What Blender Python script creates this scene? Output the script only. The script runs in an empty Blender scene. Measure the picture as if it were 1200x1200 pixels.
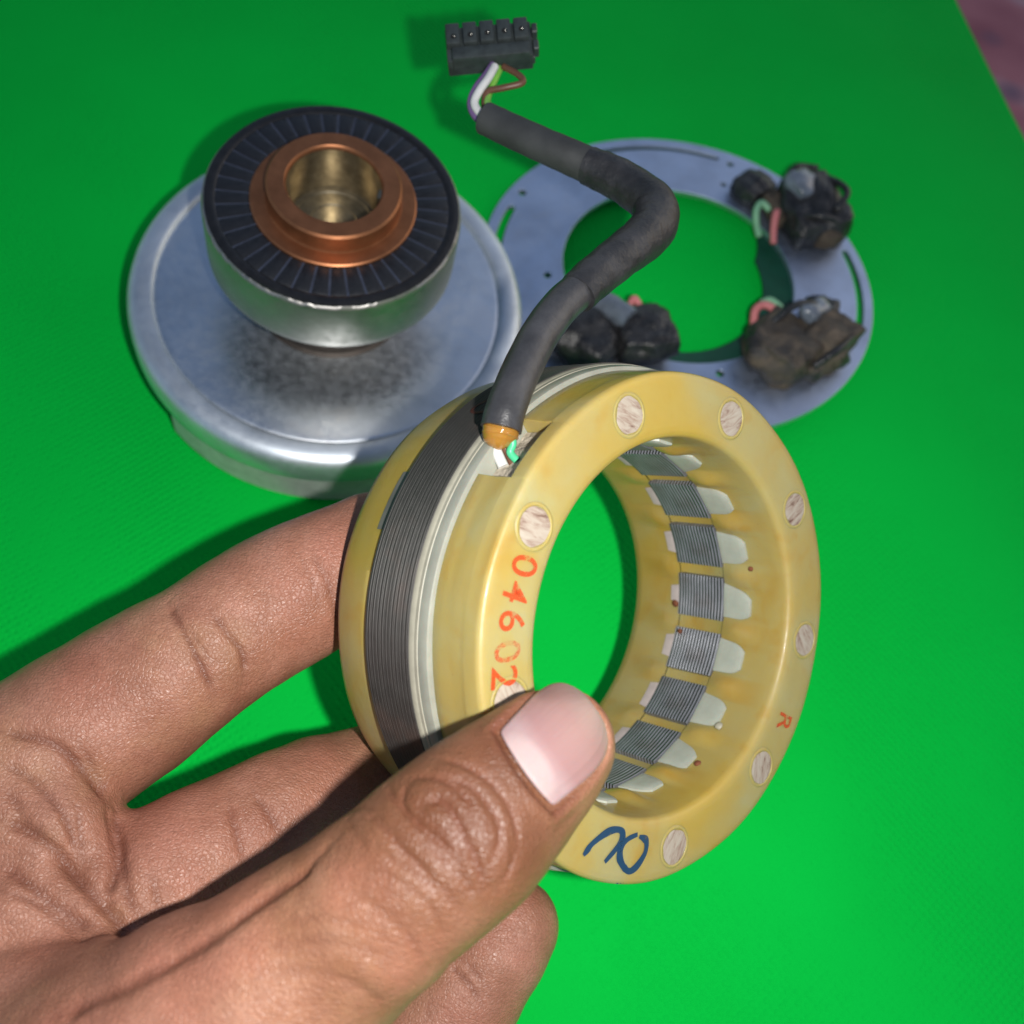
import bpy, bmesh, math, random
import numpy as np
from mathutils import Matrix, Vector

# all measures below are in working units of 0.88 mm; U turns them into metres
U = 0.00088
C = bpy.context.scene.collection
SC = bpy.context.scene
PI = math.pi
rad = math.radians

# ------------------------------------------------------------------ camera, sky, flash, exposure
CAM_H = 252.0
CAM_R = [[0.9659, -0.2590, 0.0], [0.2266, 0.8450, -0.4844], [0.1255, 0.4679, 0.8748]]
cam_data = bpy.data.cameras.new('camera')
cam = bpy.data.objects.new('camera', cam_data)
C.objects.link(cam)
mw = Matrix(CAM_R).to_4x4()
mw.translation = Vector((0, 0, CAM_H * U))
cam.matrix_world = mw
cam_data.sensor_width = 36
cam_data.sensor_fit = 'HORIZONTAL'
cam_data.lens = 36 * 1177 / 1200
cam_data.clip_start = 0.01
cam_data.clip_end = 50
cam_data.dof.use_dof = True
cam_data.dof.focus_distance = 180 * U
cam_data.dof.aperture_fstop = cam_data.lens / (2.1 * 0.88)
SC.camera = cam

world = bpy.data.worlds.new('World')
SC.world = world
world.use_nodes = True
wn = world.node_tree
sky = wn.nodes.new('ShaderNodeTexSky')
sky.sky_type = 'NISHITA'
sky.sun_disc = False
sky.sun_elevation = rad(30)
sky.sun_rotation = rad(48)
wn.links.new(sky.outputs['Color'], wn.nodes['Background'].inputs['Color'])
wn.nodes['Background'].inputs['Strength'].default_value = 0.082

# the phone's own flash, a small lit disc beside the lens
fl = bpy.data.lights.new('phone_flash', 'AREA')
fl.shape = 'DISK'
fl.size = 0.0055
fl.energy = 0.53
fl.color = (1.0, 0.97, 0.93)
flash = bpy.data.objects.new('phone_flash', fl)
C.objects.link(flash)
fm = Matrix(CAM_R).to_4x4()
fm.translation = Vector((0, 0, CAM_H * U)) + Matrix(CAM_R) @ Vector((22 * U, -4 * U, 0))
flash.matrix_world = fm

SC.render.engine = 'CYCLES'
SC.view_settings.view_transform = 'Standard'
SC.view_settings.look = 'None'
SC.view_settings.exposure = 0.0
SC.view_settings.gamma = 1.0
SC.cycles.max_bounces = 8
SC.cycles.caustics_reflective = False

# ------------------------------------------------------------------ helpers
def mesh_from(name, verts, faces, mat=None, smooth=True, sharp=None):
    me = bpy.data.meshes.new(name)
    me.from_pydata([tuple(float(k) * U for k in v) for v in verts], [], faces)
    me.validate()
    if mat: me.materials.append(mat)
    if smooth:
        me.polygons.foreach_set('use_smooth', [True] * len(me.polygons))
        if sharp is not None: me.set_sharp_from_angle(angle=rad(sharp))
    me.update()
    return me

def add(name, me, parent=None, label=None):
    o = bpy.data.objects.new(name, me)
    C.objects.link(o)
    if parent is not None: o.parent = parent
    if label: o['label'] = label
    return o

def thing(name, label, cat, mat4, group=None):
    o = bpy.data.objects.new(name, None)
    o.empty_display_size = 0.01
    C.objects.link(o)
    o.matrix_world = mat4
    o['label'] = label
    o['category'] = cat
    if group: o['group'] = group
    return o

def frame(pos, ax):
    m = Matrix([[ax[0][i], ax[1][i], ax[2][i]] for i in range(3)]).to_4x4()
    m.translation = Vector([k * U for k in pos])
    return m

def lathe(profile, n=180, a0=0.0, a1=360.0, close=False):
    """profile of (r, z); revolved about z"""
    full = abs(a1 - a0) >= 359.99
    m = n if full else n + 1
    vs, fs = [], []
    k = len(profile)
    for i in range(m):
        a = rad(a0 + (a1 - a0) * i / n)
        for r, z in profile: vs.append((r * math.cos(a), r * math.sin(a), z))
    for i in range(n):
        i2 = (i + 1) % m
        for j in range(k if close else k - 1):
            j2 = (j + 1) % k
            fs.append((i * k + j, i2 * k + j, i2 * k + j2, i * k + j2))
    if close and not full:
        fs.append(tuple(range(k))[::-1]); fs.append(tuple((m - 1) * k + j for j in range(k)))
    return vs, fs

def spline(pts, n):
    P = np.array(pts, float)
    if len(P) == 2: return np.array([P[0] + (P[1] - P[0]) * t for t in np.linspace(0, 1, n)])
    Q = np.vstack([2 * P[0] - P[1], P, 2 * P[-1] - P[-2]])
    o = []
    for t in np.linspace(0, len(P) - 1 - 1e-6, n):
        i = int(t); u = t - i
        a, b, c, d = Q[i:i + 4]
        o.append(.5 * ((2 * b) + (-a + c) * u + (2 * a - 5 * b + 4 * c - d) * u * u + (-a + 3 * b - 3 * c + d) * u ** 3))
    return np.array(o)

def tube(pts, r, n=40, seg=16, wob=0.0, seed=0, cap=True, hollow=0.0):
    P = spline(pts, n)
    rng = random.Random(seed)
    T = np.gradient(P, axis=0); T /= np.linalg.norm(T, axis=1)[:, None]
    up = np.array([0.31, 0.52, 0.8]); N = up - (up @ T[0]) * T[0]; N /= np.linalg.norm(N)
    vs, fs = [], []
    rr = r if hasattr(r, '__len__') else [r] * 2
    ph = rng.random() * 6
    for i in range(n):
        N = N - (N @ T[i]) * T[i]; N /= np.linalg.norm(N); B = np.cross(T[i], N)
        ri = np.interp(i / (n - 1), np.linspace(0, 1, len(rr)), rr)
        for j in range(seg):
            a = 2 * PI * j / seg
            q = ri * (1 + wob * (math.sin(2 * a + ph + i * .13) * .6 + math.sin(i * .9 + ph) * .3 + math.sin(3 * a + i * .31) * .4))
            vs.append(P[i] + q * (math.cos(a) * N + math.sin(a) * B))
    for i in range(n - 1):
        for j in range(seg):
            j2 = (j + 1) % seg
            fs.append((i * seg + j, i * seg + j2, (i + 1) * seg + j2, (i + 1) * seg + j))
    if cap:
        if hollow:
            for i, s in ((0, 1), (n - 1, -1)):
                base = len(vs); cen = P[i]
                for j in range(seg): vs.append(cen + (vs[i * seg + j] - cen) * hollow)
                for j in range(seg): vs.append(cen + (vs[i * seg + j] - cen) * hollow + s * T[i] * r0(rr) * .8)
                for j in range(seg):
                    j2 = (j + 1) % seg
                    fs.append((i * seg + j, base + j, base + j2, i * seg + j2))
                    fs.append((base + j, base + seg + j, base + seg + j2, base + j2))
                fs.append(tuple(base + seg + j for j in range(seg)))
        else:
            fs.append(tuple(range(seg))[::-1]); fs.append(tuple((n - 1) * seg + j for j in range(seg)))
    return vs, fs

def r0(rr): return rr[0]

def bevel_box(sx, sy, sz, bev, seg=2, at=(0, 0, 0), rot=None):
    bm = bmesh.new()
    bmesh.ops.create_cube(bm, size=1)
    bmesh.ops.scale(bm, vec=(sx, sy, sz), verts=bm.verts)
    if bev: bmesh.ops.bevel(bm, geom=bm.edges[:], offset=bev, segments=seg, profile=.5, affect='EDGES')
    if rot is not None: bmesh.ops.rotate(bm, cent=(0, 0, 0), matrix=rot, verts=bm.verts)
    bmesh.ops.translate(bm, vec=at, verts=bm.verts)
    bm.verts.index_update()
    vs = [tuple(v.co) for v in bm.verts]; fs = [tuple(v.index for v in f.verts) for f in bm.faces]
    bm.free()
    return vs, fs

def join(*parts):
    V, F = [], []
    for v, f in parts:
        b = len(V); V += list(v); F += [tuple(i + b for i in q) for q in f]
    return V, F

def hash_noise(P, seed=0):
    """cheap smooth noise for real surface unevenness"""
    P = np.asarray(P, float); o = np.zeros(len(P)); r = np.random.RandomState(seed)
    for k in range(7):
        w = r.randn(3); w *= (0.6 + .5 * k) / np.linalg.norm(w)
        o += np.sin(P @ w + r.rand() * 6.28) / (1 + .6 * k)
    return o / 2.2

# ------------------------------------------------------------------ materials
class Mat:
    def __init__(s, name):
        s.m = bpy.data.materials.new(name); s.m.use_nodes = True
        s.t = s.m.node_tree; s.b = s.t.nodes['Principled BSDF']
        s.tc = s.n('ShaderNodeTexCoord')
        s.co = s.tc.outputs['Object']
    def n(s, typ, **kw):
        nd = s.t.nodes.new(typ)
        for k, v in kw.items(): setattr(nd, k, v)
        return nd
    def l(s, a, b): s.t.links.new(a, b)
    def set(s, **kw):
        for k, v in kw.items():
            i = s.b.inputs[k.replace('_', ' ')]
            i.default_value = (*v, 1) if isinstance(v, tuple) and len(v) == 3 and i.type == 'RGBA' else v
        return s
    def scaled(s, sc, off=(0, 0, 0), rot=(0, 0, 0)):
        mp = s.n('ShaderNodeMapping'); s.l(s.co, mp.inputs['Vector'])
        k = sc if isinstance(sc, tuple) else (sc, sc, sc)
        mp.inputs['Scale'].default_value = k; mp.inputs['Location'].default_value = off; mp.inputs['Rotation'].default_value = rot
        return mp.outputs['Vector']
    def noise(s, vec, scale=1, detail=4, rough=.55, dist=0):
        nd = s.n('ShaderNodeTexNoise'); s.l(vec, nd.inputs['Vector'])
        nd.inputs['Scale'].default_value = scale; nd.inputs['Detail'].default_value = detail
        nd.inputs['Roughness'].default_value = rough; nd.inputs['Distortion'].default_value = dist
        return nd.outputs['Fac']
    def ramp(s, fac, stops, interp='LINEAR'):
        nd = s.n('ShaderNodeValToRGB'); s.l(fac, nd.inputs['Fac']); cr = nd.color_ramp; cr.interpolation = interp
        while len(cr.elements) < len(stops): cr.elements.new(.5)
        for e, (p, c) in zip(cr.elements, stops):
            e.position = p; e.color = (*c, 1) if len(c) == 3 else c
        return nd.outputs['Color']
    def val(s, fac, a0, a1, b0, b1):
        nd = s.n('ShaderNodeMapRange'); s.l(fac, nd.inputs['Value'])
        for k, v in zip(('From Min', 'From Max', 'To Min', 'To Max'), (a0, a1, b0, b1)): nd.inputs[k].default_value = v
        return nd.outputs['Result']
    def mix(s, fac, a, b, mode='MIX'):
        nd = s.n('ShaderNodeMix', data_type='RGBA', blend_type=mode)
        if isinstance(fac, (int, float)): nd.inputs[0].default_value = fac
        else: s.l(fac, nd.inputs[0])
        for i, v in ((6, a), (7, b)):
            if isinstance(v, tuple): nd.inputs[i].default_value = (*v, 1)
            else: s.l(v, nd.inputs[i])
        return nd.outputs[2]
    def math(s, op, a, b=0.0):
        nd = s.n('ShaderNodeMath', operation=op)
        for i, v in ((0, a), (1, b)):
            if isinstance(v, (int, float)): nd.inputs[i].default_value = v
            else: s.l(v, nd.inputs[i])
        return nd.outputs[0]
    def bump(s, h, strength=.3, dist=.0002, chain=None):
        nd = s.n('ShaderNodeBump'); s.l(h, nd.inputs['Height'])
        nd.inputs['Strength'].default_value = strength; nd.inputs['Distance'].default_value = dist
        if chain is not None: s.l(chain, nd.inputs['Normal'])
        s.l(nd.outputs['Normal'], s.b.inputs['Normal'])
        return nd.outputs['Normal']
    def base(s, c): s.l(c, s.b.inputs['Base Color']); return s
    def attr(s, name):
        nd = s.n('ShaderNodeAttribute', attribute_name=name); return nd.outputs['Fac']

def simple(name, col, rough=.5, metal=0.0, var=.25, nscale=300, bump=.15, bscale=2500, bd=.0001, **kw):
    m = Mat(name).set(Roughness=rough, Metallic=metal, **kw)
    f = m.noise(m.scaled(nscale), 1, 5, .6)
    m.base(m.ramp(f, [(.3, tuple(k * (1 - var) for k in col)), (.7, tuple(min(1, k * (1 + var)) for k in col))]))
    if bump: m.bump(m.noise(m.scaled(bscale), 1, 3), bump, bd)
    return m.m

def make_cloth():
    m = Mat('green_nonwoven_cloth').set(Roughness=.8, Specular_IOR_Level=.06)
    big = m.noise(m.scaled(14), 1, 3)
    fine = m.noise(m.scaled(2600), 1, 3, .7)
    col = m.mix(m.val(big, .3, .7, 0, 1), (.0003, .52, .048), (.0005, .58, .056))
    col = m.mix(m.val(fine, .3, .75, 0, .28), col, (.0008, .42, .045))
    m.base(col)
    # embossed pin-dots in diagonal rows
    vec = m.scaled((640, 640, 640), rot=(0, 0, rad(38)))
    vo = m.n('ShaderNodeTexVoronoi', feature='F1'); m.l(vec, vo.inputs['Vector']); vo.inputs['Scale'].default_value = 1.0
    vo.inputs['Randomness'].default_value = .25
    dots = m.val(vo.outputs['Distance'], .15, .5, 0, 1)
    n1 = m.bump(dots, 1.0, .00018)
    fib = m.noise(m.scaled(4200), 1, 4, .7)
    m.bump(fib, .35, .00012, n1)
    return m.m

def make_mat_ground():
    m = Mat('red_patterned_mat').set(Roughness=.85)
    f = m.noise(m.scaled(26), 1, 2, .5)
    spots = m.n('ShaderNodeTexVoronoi'); m.l(m.scaled(48), spots.inputs['Vector']); spots.inputs['Scale'].default_value = 1
    c = m.ramp(f, [(.32, (.30, .09, .12)), (.52, (.42, .15, .18)), (.7, (.5, .36, .40))])
    c = m.mix(m.val(spots.outputs['Distance'], .18, .42, .85, 0), c, (.10, .08, .14))
    m.base(c)
    m.bump(m.noise(m.scaled(900), 1, 3), .5, .0004)
    return m.m

def make_resin():
    m = Mat('amber_resin').set(Roughness=.33, Specular_IOR_Level=.5, Subsurface_Weight=.6, Subsurface_Scale=.0022, Coat_Weight=.18)
    m.b.inputs['Subsurface Radius'].default_value = (1.0, .62, .18)
    f = m.noise(m.scaled(75), 1, 3, .5, .6)
    f2 = m.noise(m.scaled(190, off=(3, 1, 2)), 1, 3, .5)
    c = m.ramp(f, [(.26, (.36, .225, .040)), (.42, (.365, .280, .085)), (.6, (.355, .300, .115)), (.75, (.345, .312, .150))])
    c = m.mix(m.val(f2, .58, .76, 0, .5), c, (.36, .205, .025))
    f5 = m.noise(m.scaled(38, off=(.4, 2.1, 1.3)), 1, 2, .5, .4)
    c = m.mix(m.val(f5, .50, .66, 0, .75), c, (.40, .275, .038))
    c = m.mix(m.math('MULTIPLY', m.attr('amber'), m.val(f2, .3, .6, .95, .6)), c, (.36, .215, .028))
    spk = m.noise(m.scaled(1500), 1, 2)
    c = m.mix(m.val(spk, .72, .78, 0, .5), c, (.25, .13, .04))
    m.base(c)
    rr = m.noise(m.scaled(500), 1, 4)
    m.l(m.val(rr, .3, .7, .34, .54), m.b.inputs['Roughness'])
    h1 = m.bump(m.noise(m.scaled(160), 1, 3), .22, .0006)
    m.bump(m.noise(m.scaled(1800), 1, 3), .08, .0001, h1)
    return m.m

def make_laminate(name, col, pitch, rough=.42, depth=.5):
    m = Mat(name).set(Roughness=rough, Metallic=.2)
    sx = m.n('ShaderNodeSeparateXYZ'); m.l(m.co, sx.inputs[0])
    w = m.math('SINE', m.math('MULTIPLY', sx.outputs['Z'], 2 * PI / (pitch * U)))
    f = m.noise(m.scaled(420), 1, 4, .6)
    streak = m.noise(m.scaled((120, 120, 2500)), 1, 3, .6)
    c = m.mix(m.val(f, .3, .7, 0, 1), tuple(k * .75 for k in col), tuple(k * 1.2 for k in col))
    c = m.mix(m.val(streak, .45, .7, 0, .25), c, tuple(k * 1.7 for k in col))
    if depth > .5: c = m.mix(m.val(w, -1, .2, .65, 0), c, tuple(k * .3 for k in col))
    rust = m.noise(m.scaled(130, off=(5, 2, 1)), 1, 3)
    c = m.mix(m.val(rust, .55, .75, 0, .35), c, (.10, .055, .04))
    m.base(c)
    m.bump(w, depth, .00016)
    return m.m

def make_zinc(name='zinc_plated_steel', col=(.90, .95, 1.0), rough=(.30, .42), metal=1.0):
    m = Mat(name).set(Metallic=metal)
    f = m.noise(m.scaled(60), 1, 5, .6)
    g = m.noise(m.scaled(500), 1, 4, .65)
    c = m.ramp(f, [(.3, tuple(k * .80 for k in col)), (.55, col), (.75, tuple(min(1, k * 1.12) for k in col))])
    c = m.mix(m.val(g, .5, .8, 0, .16), c, tuple(k * .6 for k in col))
    m.base(c)
    m.l(m.val(g, .3, .7, *rough), m.b.inputs['Roughness'])
    n1 = m.bump(g, .05, .00015)
    # turned rings left by the lathe
    sx = m.n('ShaderNodeSeparateXYZ'); m.l(m.co, sx.inputs[0])
    rr = m.math('SQRT', m.math('ADD', m.math('MULTIPLY', sx.outputs['X'], sx.outputs['X']), m.math('MULTIPLY', sx.outputs['Y'], sx.outputs['Y'])))
    tn = m.n('ShaderNodeTexNoise', noise_dimensions='1D'); m.l(m.math('MULTIPLY', rr, 1900.0), tn.inputs['W']); tn.inputs['Scale'].default_value = 1; tn.inputs['Detail'].default_value = 3
    n2 = m.bump(tn.outputs['Fac'], .18, .00008, n1)
    sc = m.noise(m.scaled((300, 9000, 300), rot=(0, 0, .6)), 1, 2)
    m.bump(m.val(sc, .68, .74, 0, 1), .12, .00006, n2)
    return m.m

def make_skin():
    m = Mat('skin').set(Subsurface_Weight=.09, Subsurface_Scale=.0018, Specular_IOR_Level=.42, Roughness=.5)
    m.b.inputs['Subsurface Radius'].default_value = (1.0, .38, .22)
    dark = m.attr('tone'); cre = m.attr('crease'); palm = m.attr('palm')
    f = m.noise(m.scaled(95), 1, 4, .6)
    f2 = m.noise(m.scaled(420), 1, 4, .6)
    pal = m.ramp(f, [(.3, (.285, .120, .074)), (.5, (.375, .170, .110)), (.7, (.47, .228, .160))])
    dor = m.ramp(f, [(.3, (.265, .115, .058)), (.5, (.345, .165, .092)), (.7, (.42, .222, .137))])
    c = m.mix(palm, dor, pal)
    c = m.mix(m.val(f2, .35, .7, 0, .35), c, (.27, .12, .08))
    f4 = m.noise(m.scaled(52, off=(1, 4, 2)), 1, 3, .5)
    c = m.mix(m.val(f4, .36, .48, .36, 0), c, (.42, .15, .105))
    c = m.mix(m.val(f4, .55, .68, 0, .5), c, (.46, .26, .145))
    f3 = m.noise(m.scaled((1100, 1900, 1500)), 1, 4, .7)
    c = m.mix(m.val(f3, .35, .68, 0, .45), c, (.20, .078, .045))
    c = m.mix(m.math('MULTIPLY', dark, .9), c, (.085, .029, .012))
    c = m.mix(m.math('MULTIPLY', cre, .8), c, (.12, .036, .02))
    m.base(c)
    m.l(m.val(f2, .3, .7, .33, .50), m.b.inputs['Roughness'])
    # fine skin relief: polygonal cells, pores and stretch lines
    vo = m.n('ShaderNodeTexVoronoi', feature='DISTANCE_TO_EDGE'); m.l(m.scaled((1500, 1500, 1500)), vo.inputs['Vector'])
    vo.inputs['Scale'].default_value = 1.0
    cells = m.val(vo.outputs['Distance'], 0, .22, 0, 1)
    n1 = m.bump(cells, .6, .00010)
    lines = m.noise(m.scaled((600, 2600, 1500), rot=(0, 0, rad(-32))), 1, 3, .6, .6)
    n2 = m.bump(lines, .8, .00018, n1)
    m.bump(m.noise(m.scaled(330), 1, 5, .65), .22, .0003, n2)
    return m.m

def make_nail():
    m = Mat('nail').set(Roughness=.42, Specular_IOR_Level=.3, Subsurface_Weight=.3, Subsurface_Scale=.001, Coat_Weight=.35, Coat_Roughness=.22)
    v = m.attr('along')
    f = m.noise(m.scaled(160), 1, 3)
    c = m.ramp(v, [(0, (.32, .225, .225)), (.2, (.32, .22, .22)), (.36, (.27, .155, .15)), (.72, (.285, .168, .152)), (.9, (.31, .215, .185)), (1, (.35, .27, .22))])
    c = m.mix(m.val(f, .4, .7, 0, .3), c, (.26, .15, .15))
    m.base(c)
    ac = m.attr('across')
    da = m.math('MULTIPLY', m.math('SUBTRACT', ac, .5), 2.2); dv = m.math('MULTIPLY', v, 3.6)
    lun = m.math('ADD', m.math('MULTIPLY', da, da), m.math('MULTIPLY', dv, dv))
    c = m.mix(m.val(lun, .55, 1.0, .6, 0), c, (.40, .31, .30))
    m.base(c)
    r = m.n('ShaderNodeTexNoise', noise_dimensions='1D'); m.l(m.math('MULTIPLY', ac, 16.0), r.inputs['W']); r.inputs['Scale'].default_value = 1
    m.bump(r.outputs['Fac'], .25, .0003)
    return m.m

def make_ink(name, col, cover=.55):
    m = Mat(name).set(Roughness=.5)
    m.set(Base_Color=col)
    f = m.noise(m.scaled(900), 1, 4, .7)
    f2 = m.noise(m.scaled(170, off=(2, 7, 1)), 1, 2)
    s = m.math('ADD', m.math('MULTIPLY', f, .7), m.math('MULTIPLY', f2, .5))
    m.l(m.val(s, cover - .12, cover + .12, .92, .06), m.b.inputs['Alpha'])
    return m.m

def make_plug():
    m = Mat('fibrous_plug').set(Roughness=.7)
    oi = m.n('ShaderNodeObjectInfo')
    add_ = m.n('ShaderNodeVectorMath', operation='ADD'); m.l(m.co, add_.inputs[0])
    sc = m.n('ShaderNodeVectorMath', operation='SCALE'); sc.inputs[0].default_value = (.031, .017, .023); m.l(oi.outputs['Random'], sc.inputs['Scale'])
    m.l(sc.outputs[0], add_.inputs[1])
    mp = m.n('ShaderNodeMapping'); m.l(add_.outputs[0], mp.inputs['Vector']); mp.inputs['Scale'].default_value = (260, 1000, 300); mp.inputs['Rotation'].default_value = (0, 0, .5)
    f = m.noise(mp.outputs['Vector'], 1, 4, .65, .5)
    c = m.ramp(f, [(.30, (.11, .055, .035)), (.40, (.27, .195, .15)), (.52, (.36, .30, .24)), (.75, (.42, .38, .31))])
    m.base(c)
    m.bump(f, .5, .00025)
    return m.m

def make_smear():
    m = Mat('brown_smeared_potting').set(Roughness=.5)
    f = m.noise(m.scaled(95), 1, 5, .65, .8)
    m.base(m.ramp(f, [(.36, (.020, .019, .018)), (.48, (.055, .044, .032)), (.6, (.13, .10, .07)), (.72, (.21, .165, .12))]))
    m.l(m.val(f, .35, .65, .28, .85), m.b.inputs['Roughness'])
    m.bump(m.noise(m.scaled(600), 1, 5, .65), .8, .0008)
    return m.m

M = dict(
    cloth=make_cloth(), ground=make_mat_ground(), resin=make_resin(), skin=make_skin(), nail=make_nail(), plug=make_plug(),
    lam=make_laminate('laminated_core', (.034, .032, .030), .47, .5, .04),
    tooth=make_laminate('laminated_teeth', (.19, .20, .225), .80, .36, 1.0),
    zinc=make_zinc(), lip=make_zinc('rolled_zinc_edge', (.70, .76, .82), (.42, .56), .88), band=make_zinc('bright_steel', (.40, .39, .37), (.44, .58)),
    plate=make_zinc('dull_zinc_sheet', (.62, .70, .86), (.40, .54)),
    copper=simple('copper', (.34, .14, .064), .42, .85, .2, 200, .1),
    brass=simple('worn_brass', (.36, .31, .22), .34, .95, .3, 400, .15),
    magnet=simple('black_segment', (.011, .012, .015), .42, 0, .4, 500, .3),
    gap=simple('grey_filler', (.038, .047, .075), .55, 0, .3, 300, .2),
    rim=simple('black_rim', (.010, .010, .011), .35, 0, .4, 400, .2),
    white_ins=simple('grey_white_insulator', (.26, .265, .22), .4, 0, .12, 200, .15, 1500, .00015, Subsurface_Weight=.2, Subsurface_Scale=.001),
    cream=simple('cream_insulator', (.31, .295, .23), .5, 0, .15, 260, .3, 900, .0002),
    tab=simple('tab_insulator', (.36, .385, .33), .4, 0, .12, 300, .15, 1500, .0001, Subsurface_Weight=.2, Subsurface_Scale=.0008),
    rear_tab=simple('pale_tab', (.46, .40, .385), .5, 0, .15, 300, .2),
    rubber=simple('black_heat_shrink', (.034, .034, .037), .36, 0, .3, 250, .5, 1500, .00016, Specular_IOR_Level=.6),
    rubber2=simple('dusty_black_heat_shrink', (.021, .021, .023), .42, 0, .5, 180, .7, 700, .0004, Specular_IOR_Level=.5),
    rubber3=simple('grey_black_sheath', (.036, .038, .038), .62, 0, .3, 150, .3, 1500, .0001),
    glue=simple('amber_glue', (.30, .145, .025), .12, 0, .2, 300, .1, 900, .0001, Subsurface_Weight=.3, Subsurface_Scale=.001, Coat_Weight=.6),
    fibre=simple('pale_fibre_filler', (.42, .37, .29), .75, 0, .3, 500, .7, 1200, .0005),
    w_white=simple('white_wire', (.62, .62, .60), .4, 0, .08), w_green=simple('green_wire', (.06, .46, .22), .4, 0, .1),
    w_brown=simple('brown_wire', (.12, .055, .03), .45, 0, .2), w_purple=simple('violet_wire', (.17, .10, .24), .42, 0, .1),
    w_lime=simple('lime_wire', (.20, .50, .07), .42, 0, .1), w_pink=simple('pink_wire', (.62, .20, .20), .5, 0, .1),
    w_mint=simple('mint_wire', (.22, .48, .28), .5, 0, .1),
    conn=simple('black_connector_plastic', (.032, .040, .040), .5, 0, .35, 500, .3), hole=simple('socket_dark', (.004, .004, .004), .8, 0, 0),
    pin=simple('tin_contact', (.55, .55, .5), .3, 1.0, .1),
    potting=simple('dusty_black_potting', (.022, .022, .023), .33, 0, .8, 260, .8, 800, .0006),
    dusty=simple('brown_dusted_potting', (.085, .065, .045), .8, 0, .7, 190, .7, 600, .0007),
    smear=make_smear(),
    clear=simple('cloudy_plastic', (.13, .155, .19), .22, 0, .3, 200, .2, 600, .0003, Coat_Weight=.5),
    strip=simple('dark_green_strip', (.003, .060, .030), .5, 0, .2, 200, .1),
    red_ink=make_ink('red_stamp_ink', (.62, .075, .015), .60), red_faint=make_ink('faint_red_stamp_ink', (.62, .10, .03), .50),
    blue_ink=make_ink('blue_marker_ink', (.010, .045, .10), .82), dark_ink=make_ink('dark_red_ink', (.075, .016, .012), .75),
    inlay=simple('grey_inlay', (.13, .125, .115), .4, 0, .2, 300, .2),
    neck=simple('dark_brown_steel', (.060, .048, .040), .5, .5, .3, 200, .2),
    skirt=simple('matte_zinc_edge', (.52, .53, .51), .5, .35, .2, 200, .2),
    rust=simple('rust_speck', (.16, .05, .02), .8, 0, .3),
)

# ------------------------------------------------------------------ ground and cloth
gm = mesh_from('ground', [(-2500, -2500, -5.5), (2500, -2500, -5.5), (2500, 2500, -5.5), (-2500, 2500, -5.5)], [(0, 1, 2, 3)], M['ground'], False)
g = add('ground', gm); g['kind'] = 'structure'

def build_cloth():
    e = np.array([.348, -.9375]); f = np.array([-.9375, -.348]); o = np.array([129.7, 441.3])
    ns, nt = 150, 120
    vs, fs = [], []
    for k, dz in ((0, 0.0), (1, -.7)):
        for i in range(ns + 1):
            for j in range(nt + 1):
                s = -420 + 1040 * i / ns; t = 640 * (j / nt) ** 1.1
                p = o + s * e + t * f
                z = .55 * math.sin(p[0] * .021 + 1.1) * math.sin(p[1] * .017) + .35 * math.sin(p[0] * .05 + p[1] * .043) 
                edge = 1.0 * math.exp(-t / 5.0)
                vs.append((p[0], p[1], z * 1.3 - 1.1 - edge * .5 + dz))
    w = nt + 1; N = (ns + 1) * w
    for i in range(ns):
        for j in range(nt):
            a = i * w + j
            fs.append((a, a + 1, a + w + 1, a + w)); fs.append((N + a, N + a + w, N + a + w + 1, N + a + 1))
    for i in range(ns):
        for j in (0, nt):
            a = i * w + j; q = (a, a + w, N + a + w, N + a); fs.append(q if j == 0 else q[::-1])
    for j in range(nt):
        for i in (0, ns):
            a = i * w + j; q = (a, N + a, N + a + 1, a + 1); fs.append(q if i == 0 else q[::-1])
    o_ = add('green_cloth', mesh_from('green_cloth', vs, fs, M['cloth'], True, 60))
    o_['label'] = 'bright green nonwoven cloth spread flat under all the parts'; o_['category'] = 'cloth'
build_cloth()

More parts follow.
